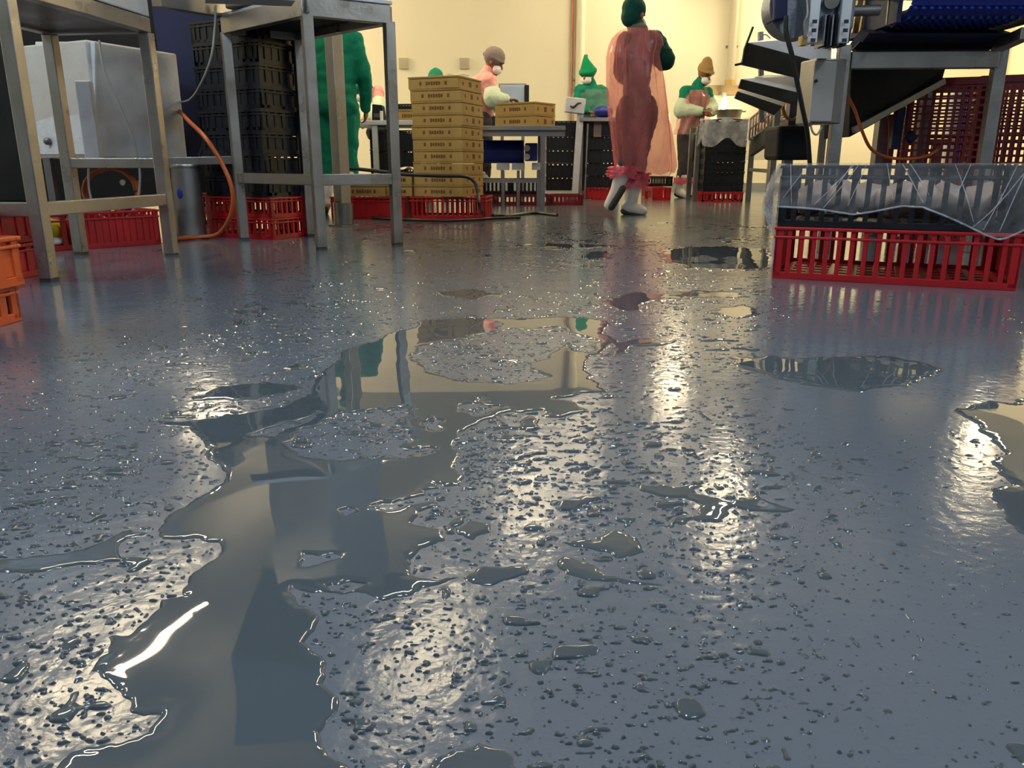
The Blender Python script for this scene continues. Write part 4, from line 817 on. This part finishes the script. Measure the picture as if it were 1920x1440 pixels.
MB().beam(at(1500, 70, 4.62), fl(1462, 440), .05).obj('upright', M_STEELD, cs); MB().beam(at(1426, 60, 4.7), at(1428, 230, 4.7), .025).obj('hanger', M_STEEL, cs)
MB().prism([at(1460, 235, 4.6), at(1520, 235, 4.6), at(1522, 300, 4.6), at(1456, 300, 4.6)], (0, .25, 0)).obj('motor_housing', M_DARK, cs, bevel=.02)
# red lattice bins
def lattice(w, h, nx, nz, t=.008):
    m_ = MB()
    for k in range(nx+1): m_.box((-w/2+w*k/nx, 0, h/2), (.014 if k % nx else .034, t, h))
    for k in range(nz+1): m_.box((0, 0, h*k/nz), (w, t*.9, (.011 if k % nz else .04)))
    return m_
for k, (u, v, label, rz) in enumerate(((1742, 142, 'tall red lattice bin left of the right machine post', R(-22)), (1878, 136, 'tall red lattice bin right of the machine post, cut by the frame', R(-22)))):
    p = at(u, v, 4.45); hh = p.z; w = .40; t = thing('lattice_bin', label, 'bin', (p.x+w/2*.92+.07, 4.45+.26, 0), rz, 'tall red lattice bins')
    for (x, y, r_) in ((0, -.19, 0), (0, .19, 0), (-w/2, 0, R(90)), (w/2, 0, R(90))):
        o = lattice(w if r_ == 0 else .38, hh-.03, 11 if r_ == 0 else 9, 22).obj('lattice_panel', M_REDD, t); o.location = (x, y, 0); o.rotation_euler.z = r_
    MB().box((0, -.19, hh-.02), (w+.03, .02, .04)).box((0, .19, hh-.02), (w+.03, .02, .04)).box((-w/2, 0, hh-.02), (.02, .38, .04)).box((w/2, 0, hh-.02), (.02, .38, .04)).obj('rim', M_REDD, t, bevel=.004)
    MB().box((0, 0, .01), (w, .38, .02)).obj('base', M_REDD, t)
MB().box((at(1712, 262, 5.3).x, 5.3, at(1712, 262, 5.3).z-.015), (.34, .3, .03)).obj('rear_shelf', M_STEELD, mc)
for x in (-.15, .15): MB().box((at(1712, 262, 5.3).x+x, 5.3, (at(1712, 262, 5.3).z-.03)/2), (.04, .04, at(1712, 262, 5.3).z-.03)).obj('rear_leg', M_STEELD, mc)
o = MB().ell((0, 0, .12), (.10, .1, .12)).obj('clear_bag', M_CLEARE, smooth=True); o.location = (at(1722, 262, 5.3).x, 5.3, at(1712, 262, 5.3).z+.001); tag(o, 'clear bag lying on a shelf behind the blue guard of the conveyor machine', 'bag')
sk = thing('blue_sack_stand', 'blue and white sack stand glimpsed through the red lattice', 'stand', (at(1808, 250, 5.6).x, 5.6, 0))
MB().box((0, 0, .45), (.10, .1, .9)).obj('blue_sack', M_BLUE, sk, bevel=.02); MB().box((-.09, .02, .45), (.06, .1, .88)).obj('white_sack', M_WHITE, sk, bevel=.02)

# ---------------------------------------------------------------- people
CL = bpy.data.textures.new('cloth_folds', 'CLOUDS'); CL.noise_scale = .11; CL.noise_depth = 2
def skin_obj(mb, name, m, parent, vox=.012, sm=4, folds=0.):
    o = link(name, mb.mesh(name, m, True), parent)
    r_ = o.modifiers.new('merge', 'REMESH'); r_.mode = 'VOXEL'; r_.voxel_size = vox; r_.use_smooth_shade = True
    s_ = o.modifiers.new('smooth', 'SMOOTH'); s_.iterations = sm; s_.factor = .5
    if folds:
        d_ = o.modifiers.new('folds', 'DISPLACE'); d_.texture = CL; d_.strength = folds; d_.mid_level = .5; d_.texture_coords = 'LOCAL'
    return o
def hand(mb, w, d, side, palmn, curl=.5):
    """palm, four fingers and a thumb beyond wrist w along d; palmn points out of the palm"""
    d = d.normalized(); n = (palmn-d*palmn.dot(d)).normalized(); s = d.cross(n)*side
    for k in range(4):
        b = w+d*.085+s*(.033-.022*k); L = (.072, .080, .075, .058)[k]; mb.cone(w+d*.015+s*(.022-.014*k), b, .016, .012, 8)
        p1 = b+(d*math.cos(curl*.5)+n*math.sin(curl*.5))*L*.5; p2 = p1+(d*math.cos(curl*1.5)+n*math.sin(curl*1.5))*L*.5
        mb.cone(b, p1, .0105, .0095, 8); mb.cone(p1, p2, .0095, .0075, 8)
    t0 = w+d*.03+s*.03; t1 = t0+(d*.6+s*.7+n*.2).normalized()*.04; t2 = t1+(d*.9+s*.2+n*.4).normalized()*.032
    mb.cone(t0, t1, .014, .0115, 8); mb.cone(t1, t2, .0115, .009, 8)
def person(label, loc, J, face, hat, mats, apron=None, mask=True, sleeves=False, puff=0., look_down=.3, boots=True, collar=True):
    """J: joints in metres from loc. face: direction the face points."""
    t = thing('person', label, 'person', loc); J = {k: Vector(v) for k, v in J.items()}
    f = Vector(face).normalized(); side = Vector((f.y, -f.x, 0)).normalized()     # wearer's right hand side
    f = (f-Vector((0, 0, look_down))).normalized(); up = side.cross(f).normalized(); Hm = Matrix((side, f, up)).transposed(); hc = J['head']
    T = lambda x, y, z: hc+Hm @ Vector((x, y, z))
    body = MB()
    body.ell(hc+Hm @ Vector((0, -.01, .02)), (.075, .095, .10), Hm); body.ell(T(0, .025, -.05), (.055, .07, .065), Hm)
    body.cone(T(0, .085, .015), T(0, .108, -.025), .010, .016, 8); body.ell(T(0, .082, -.062), (.026, .014, .010), Hm, 10, 6); body.ell(T(0, .075, -.098), (.025, .02, .018), Hm, 10, 6)
    for s in (-1, 1): body.ell(T(s*.077, 0, -.01), (.010, .02, .032), Hm, 10, 6); body.ell(T(s*.03, .076, .032), (.02, .014, .008), Hm, 10, 6)
    body.cone(J['neck']-Vector((0, 0, .04)), T(0, -.02, -.05), .06, .055)
    def torso(mb, e):
        sh = (J['shR']-J['shL']); w = sh.length/2; sd = sh.normalized(); bk = Vector((-sd.y, sd.x, 0)).normalized(); up_ = sd.cross(bk)
        M3 = Matrix((sd, bk, Vector((0, 0, 1)))).transposed()
        c0, c1_ = J['chest'], J['pelvis']
        for k, (rx, ry) in enumerate(((w*.95, .105), (w*.98, .125), (w*.88, .12), (w*.86, .115), (w*.95, .13))):
            mb.ell(c0.lerp(c1_, k/4), (rx+e, ry+e, .13+e), M3)
        mb.cone(J['shL'], J['shR'], .062+e, .062+e); mb.cone(J['neck'], c0, .07+e, .13+e)
    def arm(mb, s, e, a0=True, a1=True, hand_=False):
        sh, el, wr = J['sh'+s], J['el'+s], J['wr'+s]
        if a0: mb.cone(sh, el, .060+e, .045+e)
        if a1: mb.cone(el, wr, .044+e, .030+e)
        if hand_:
            dd = (wr-el).normalized(); hand(mb, wr, dd, 1 if s == 'R' else -1, Vector((0, 0, -1)) if abs(dd.z) < .8 else -side*(1 if s == 'R' else -1), .7)
    def leg(mb, s, e, lo=1.0):
        mb.cone(J['pelvis'].lerp(J['hip'+s], 1), J['kn'+s], .088+e, .058+e); q = J['kn'+s].lerp(J['an'+s], lo); mb.cone(J['kn'+s], q, .057+e, .057+e+(.04-.057)*lo)
    torso(body, 0)
    for s in 'LR': arm(body, s, 0, hand_=True); leg(body, s, 0); body.cone(J['an'+s], J['to'+s], .042, .034)
    skin_obj(body, 'body', M_SKIN, t, .0085, 3)
    jk = MB(); torso(jk, .018)
    if len(mats) > 2:       # sleeves of another colour than the overall's body
        skin_obj(jk, 'vest', mats[2], t, .014, 4, .035); jk = MB()
    for s in 'LR': arm(jk, s, .016+puff)
    skin_obj(jk, 'jacket', mats[0], t, .014, 4, .04)
    if collar: skin_obj(MB().cone(J['neck']-Vector((0, 0, .01)), J['neck']+(hc-J['neck'])*.35, .078, .072), 'collar', mats[0], t, .012, 2)
    tr_ = MB(); tr_.ell(J['pelvis'], (.17, .14, .13))
    for s in 'LR': leg(tr_, s, .022, .45)
    skin_obj(tr_, 'trousers', mats[1], t, .014, 4, .04)
    for s in 'LR':
        if boots:
            bt = MB(); an, kn, to = J['an'+s], J['kn'+s], J['to'+s]; mid_ = an.lerp(kn, .62)
            bt.cone(an, mid_, .056, .072); bt.cone(an, to, .055, .043); dd = (to-an).normalized(); bt.cone(an-dd*.03, an+dd*.02, .05, .05)
            skin_obj(bt, 'boot', M_WHITE, t, .011, 3)
            so = MB(); n_ = (an-mid_).normalized(); nn = (n_-dd*n_.dot(dd)).normalized()
            so.cone(an-dd*.035+nn*.045, to+nn*.034, .035, .034); skin_obj(so, 'boot_sole', M_SOLE, t, .012, 2)
    if sleeves:
        for s in 'LR':
            sl = MB(); el, wr, sh = J['el'+s], J['wr'+s], J['sh'+s]; sl.cone(sh.lerp(el, .62), el, .085, .105); sl.cone(el, el.lerp(wr, .93), .104, .056)
            skin_obj(sl, 'sleeve_cover', M_SLEEVE, t, .013, 3, .03)
    for s in (-1, 1): MB().ell(T(s*.031, .082, .012), (.012, .008, .006), Hm, 10, 6).obj('eye', M_EYE, t, True)
    if mask:
        mk = MB(); mk.ell(T(0, .062, -.055), (.068, .055, .05), Hm); mk.cone(T(-.074, .02, -.02), T(-.05, .07, -.04), .006, .006, 6); mk.cone(T(.074, .02, -.02), T(.05, .07, -.04), .006, .006, 6)
        skin_obj(mk, 'face_mask', M_MASK, t, .008, 2)
    h_ = MB()
    if hat[0] == 'cap':      # snug cap pulled down to the nape
        h_.ell(T(0, -.015, .045), (.092, .112, .095), Hm); h_.ell(T(0, -.05, -.02), (.080, .075, .085), Hm); h_.cone(T(0, -.01, .13), T(0, -.02, .145), .02, .008)
    elif hat[0] == 'beanie': # soft, thick, with a turned-up band
        h_.ell(T(0, -.02, .05), (.098, .118, .105), Hm); h_.ell(T(0, -.005, .035), (.103, .116, .035), Hm); h_.ell(T(0, -.12, .03), (.03, .035, .03), Hm)
    elif hat[0] == 'tall':   # knitted hat, higher than the head
        h_.ell(T(0, -.02, .06), (.092, .11, .09), Hm); h_.cone(T(0, -.02, .08), T(0, -.03, .135), .09, .066); h_.ell(T(0, 0, .045), (.105, .125, .028), Hm)
    elif hat[0] == 'pointed':
        h_.cone(T(0, -.01, .04), T(.02, -.02, .22), .105, .012); h_.ell(T(0, -.01, .03), (.11, .125, .06), Hm); h_.cone(T(.02, -.06, .2), T(.09, -.09, -.06), .02, .045); h_.cone(T(.09, -.09, -.06), T(.10, -.08, -.2), .04, .02)
    skin_obj(h_, 'hat', hat[1], t, .010, 3, .012)
    if apron: apron(t, J)
    return t
def apron_front(t, J, m=M_PINK, low=.45, w=.25, f=Vector((0, -1, 0))):
    f = Vector(f).normalized(); s = Vector((-f.y, f.x, 0)); top = J['neck'].z-.06; bot = low
    def fn(u, v):
        a_ = (u-.5)*math.pi*1.25; z = top+(bot-top)*v; c = J['chest'].lerp(J['pelvis'], min(1, max(0, (J['chest'].z-z)/(J['chest'].z-J['pelvis'].z))))
        r_ = (w*.82 if v < .1 else w)+.05*v+.012*math.sin(u*34+v*6)
        return Vector((c.x, c.y, z))+s*math.sin(a_)*r_+f*math.cos(a_)*r_*.85
    MB().grid(fn, 48, 24).obj('apron', m, t, True)

# walking worker in the pink cover, seen from behind
PA = fl(1187, 403); sA = 1/214.5
ja = lambda u, v, y=0: ((u-1187)*sA, y, (403-v)*sA)
def coat_A(t, J):
    # wide pink sheet hung from the shoulders: closed round the body, flaring to the right
    prof = [(88, 1152, 1212, .14), (98, 1140, 1224, .17), (112, 1134, 1228, .18), (130, 1131, 1222, .19), (170, 1133, 1232, .2), (215, 1136, 1240, .21), (255, 1142, 1248, .21), (290, 1148, 1254, .2), (318, 1152, 1258, .19), (330, 1155, 1254, .18)]
    vv = [p_[0] for p_ in prof]
    def fn(u, v):
        y = 88+(330-88)*v; l = np.interp(y, vv, [p_[1] for p_ in prof]); r_ = np.interp(y, vv, [p_[2] for p_ in prof]); d_ = np.interp(y, vv, [p_[3] for p_ in prof])
        a_ = u*2*math.pi; cx_ = (l+r_)/2; hw = (r_-l)/2*sA
        rip = 1+.05*math.sin(a_*9+v*3)*(.3+v)+.03*math.sin(a_*17+v*11)*v
        lo = .05*math.sin(a_*3+1)*max(0, v-.8)*5
        p = ja(cx_, y); return Vector((p[0]+hw*rip*math.copysign(abs(math.cos(a_))**.7, math.cos(a_)), .02+d_*rip*math.copysign(abs(math.sin(a_))**.7, math.sin(a_)), p[2]+lo*.4))
    MB().grid(fn, 96, 40, True).obj('apron', M_PINK, t, True)
    for s in 'LR':
        k, a_ = J['kn'+s], J['an'+s]; lo = k.lerp(a_, .30); hi = k.lerp(a_, .62)
        b_ = MB(); b_.grid(lambda u, v: lo.lerp(hi, v)+Vector(((.115+.02*math.sin(u*44)+.014*math.sin(v*20+u*9))*math.cos(u*6.283), (.115+.02*math.sin(u*44))*math.sin(u*6.283), .02*math.sin(u*19)*v)), 40, 10, True); b_.obj('boot_cover', M_PINKD, t, True)
    for k in range(4):
        a0 = -2.3+k*.42; MB().tube([fn((a0/6.283) % 1, v)+Vector((0, -.006, 0)) for v in (.03, .1, .2, .32, .45)], [.001, .004, .001], 6).obj('fold', M_PINK, t, True)
person('worker walking away in a long translucent pink cover, dark green cap and white boots', PA,
       dict(head=ja(1177, 63, .04), neck=ja(1182, 93), chest=ja(1182, 122), pelvis=ja(1186, 215), shL=ja(1165, 111, .0), shR=ja(1212, 108, .02), elL=ja(1164, 158, .10), elR=ja(1231, 136, .0), wrL=ja(1178, 150, .30), wrR=ja(1238, 132, .27),
            hipL=ja(1170, 222, -.02), hipR=ja(1202, 222, .02), knL=ja(1172, 298, -.06), knR=ja(1194, 302, .04), anL=ja(1154, 358, -.05), anR=ja(1181, 389, .02), toL=ja(1141, 385, -.02), toR=ja(1204, 396, .0)),
       (.75, .66, 0), ('cap', M_GREEND), (M_GREEND, M_TROUS, mat('grey_brown_cloth', lin(104, 94, 90), .85, 0, .15, 6, .5, 26, spec=.2)), coat_A, look_down=.1, puff=.024)
# tan-hatted worker at the frame table
PB = fl(1286, 371); sB = 1/156.
jb = lambda u, v, y=0: ((u-1286)*sB, y, (371-v)*sB)
def apron_B(t, J):
    apron_front(t, J, M_PINK, .78, .20, (.6, -.8, 0))
    for s in 'LR':
        lo, hi = J['kn'+s].lerp(J['an'+s], .45), J['kn'+s].lerp(J['an'+s], .68)
        MB().grid(lambda u, v: lo.lerp(hi, v)+Vector(((.10+.008*math.sin(u*50))*math.cos(u*6.283), (.10+.008*math.sin(u*50))*math.sin(u*6.283), 0)), 30, 4, True).obj('boot_band', M_PINKD, t, True)
person('worker in a tan knitted hat and white mask bending over the frame table', PB,
       dict(head=jb(1307, 138, -.06), neck=jb(1298, 158), chest=jb(1293, 180), pelvis=jb(1288, 243, .02), shL=jb(1318, 170, .06), shR=jb(1272, 170, -.06), elL=jb(1326, 200, .02), elR=jb(1264, 204, -.10), wrL=jb(1316, 204, -.16), wrR=jb(1300, 207, -.22),
            hipL=jb(1297, 248, .02), hipR=jb(1279, 248, 0), knL=jb(1299, 308, .02), knR=jb(1277, 308, -.03), anL=jb(1298, 358, .03), anR=jb(1272, 359, -.02), toL=jb(1310, 366, -.06), toR=jb(1284, 367, -.12)),
       (.45, -.85, 0), ('tall', mat('tan_knit', lin(160, 130, 84), .9, 0, .2, 40, .6, 90, spec=.1)), (M_GREEN, M_TROUS), apron_B, sleeves=True, look_down=.45)
# grey-hatted worker behind the middle table
PC = Vector((at(915, 220, 9.0).x, 9.0, 0)); sC = 9.0/1480*.95; hC = at(915, 220, 9.0).z
jc = lambda u, v, y=0: ((u-915)*sC, y, hC+(220-v)*sC)
person('worker in a grey beanie and pink vest packing behind the middle table', PC,
       dict(head=jc(927, 124, -.02), neck=jc(913, 146), chest=jc(908, 168), pelvis=jc(903, 228, .05), shL=jc(896, 156, .12), shR=jc(918, 158, -.12), elL=jc(916, 196, .14), elR=jc(926, 190, -.16), wrL=jc(944, 190, .10), wrR=jc(950, 190, -.12),
            hipL=(-.06, .08, .86), hipR=(-.06, -.06, .86), knL=(-.04, .08, .47), knR=(-.04, -.06, .47), anL=(-.06, .08, .09), anR=(-.06, -.06, .09), toL=(.08, .08, .05), toR=(.08, -.06, .05)),
       (.9, -.25, 0), ('beanie', mat('grey_knit', lin(134, 120, 116), .9, 0, .15, 40, .5, 90, spec=.1)), (mat('pink_vest', lin(232, 156, 148), .6, 0, .1, 8, .4, 26), M_TROUS), None, sleeves=True, look_down=.5)
# pointed cap worker
PD = Vector((at(1105, 200, 10.35).x, 10.35, 0)); sD = 10.35/1480*.95; hD = at(1105, 200, 10.35).z
jd = lambda u, v, y=0: ((u-1105)*sD, y, hD+(200-v)*sD)
person('worker in a pointed bright green head wrap behind the scale pillar', PD,
       dict(head=jd(1100, 144, -.05), neck=jd(1105, 162), chest=jd(1108, 182), pelvis=jd(1108, 236), shL=jd(1128, 172, .05), shR=jd(1086, 174, -.08), elL=jd(1134, 205, -.02), elR=jd(1082, 204, -.16), wrL=jd(1118, 210, -.2), wrR=jd(1100, 210, -.24),
            hipL=(.09, 0, .85), hipR=(-.09, 0, .85), knL=(.09, -.02, .47), knR=(-.09, -.02, .47), anL=(.09, 0, .09), anR=(-.09, 0, .09), toL=(.1, -.14, .05), toR=(-.1, -.14, .05)),
       (-.5, -.8, 0), ('pointed', mat('bright_green_wrap', lin(10, 132, 84), .8, 0, .15, 10, .4, 40, spec=.2)), (M_GREEN, M_TROUS), lambda t, J: apron_front(t, J, M_CLEAR, .9, .23, (-.3, -1, 0)), look_down=.35)
# big green overalls worker at left, head hidden by the stand
PE = Vector((at(632, 300, 6.9).x, 6.9, 0)); sE = 6.9/1480*.965; hE = at(632, 316, 6.9).z
je = lambda u, v, y=0: ((u-632)*sE, y, hE+(300-v)*sE)
person('worker in full green overalls standing behind the grey steel stand', PE,
       dict(head=je(626, 22, .06), neck=je(630, 58, .03), chest=je(633, 96), pelvis=je(636, 188, -.02), shL=je(590, 76, .02), shR=je(674, 78, .0), elL=je(584, 140, .08), elR=je(690, 136, .02), wrL=je(606, 182, .26), wrR=je(684, 190, .16),
            hipL=je(612, 200), hipR=je(654, 200), knL=je(606, 286, .03), knR=je(654, 280, .0), anL=(je(604, 300)[0], .0, .09), anR=(je(656, 300)[0], .02, .09), toL=(je(600, 300)[0]-.02, .15, .05), toR=(je(660, 300)[0], .17, .05)),
       (.2, .95, 0), ('cap', M_GREEN), (M_GREEN, M_GREEN), None, look_down=.2)
# worker behind the carton stack: only the tip of a green cap shows
PF = Vector((at(818, 160, 9.6).x, 9.6, 0)); sF = 9.6/1480*.95; hF = at(818, 160, 9.6).z
jf = lambda u, v, y=0: ((u-818)*sF, y, hF+(160-v)*sF)
person('worker hidden behind the carton stack with only a green cap top showing', PF,
       dict(head=jf(818, 154, -.04), neck=jf(820, 172, .02), chest=jf(820, 192), pelvis=jf(820, 246), shL=jf(846, 180), shR=jf(794, 180), elL=jf(850, 214, -.06), elR=jf(790, 214, -.06), wrL=jf(834, 222, -.24), wrR=jf(806, 222, -.24),
            hipL=(.09, 0, .85), hipR=(-.09, 0, .85), knL=(.09, -.02, .47), knR=(-.09, -.02, .47), anL=(.09, 0, .09), anR=(-.09, 0, .09), toL=(.1, -.14, .05), toR=(-.1, -.14, .05)),
       (0, -1, 0), ('cap', M_GREEN), (M_GREEN, M_TROUS), None, look_down=.3)
# stooping worker whose pink sleeve shows by the stand leg
PG = Vector((at(716, 190, 9.5).x, 9.5, 0)); sG = 9.5/1480*.95; hG = at(716, 190, 9.5).z
jg = lambda u, v, y=0: ((u-716)*sG, y, hG+(190-v)*sG)
person('stooping worker in a pink vest beyond the green-clad worker', PG,
       dict(head=jg(684, 172, -.10), neck=jg(694, 182), chest=jg(702, 196), pelvis=jg(712, 244), shL=jg(712, 176, -.1), shR=jg(688, 184, .1), elL=jg(716, 206, -.2), elR=jg(694, 214, .0), wrL=jg(700, 222, -.3), wrR=jg(686, 222, -.1),
            hipL=(.05, -.08, .85), hipR=(.05, .09, .85), knL=(.05, -.08, .47), knR=(.05, .09, .47), anL=(.07, -.08, .09), anR=(.07, .09, .09), toL=(-.07, -.08, .05), toR=(-.07, .09, .05)),
       (-.9, -.3, 0), ('cap', M_GREEN), (MATS['pink_vest'], M_TROUS), None, sleeves=True, look_down=.5)
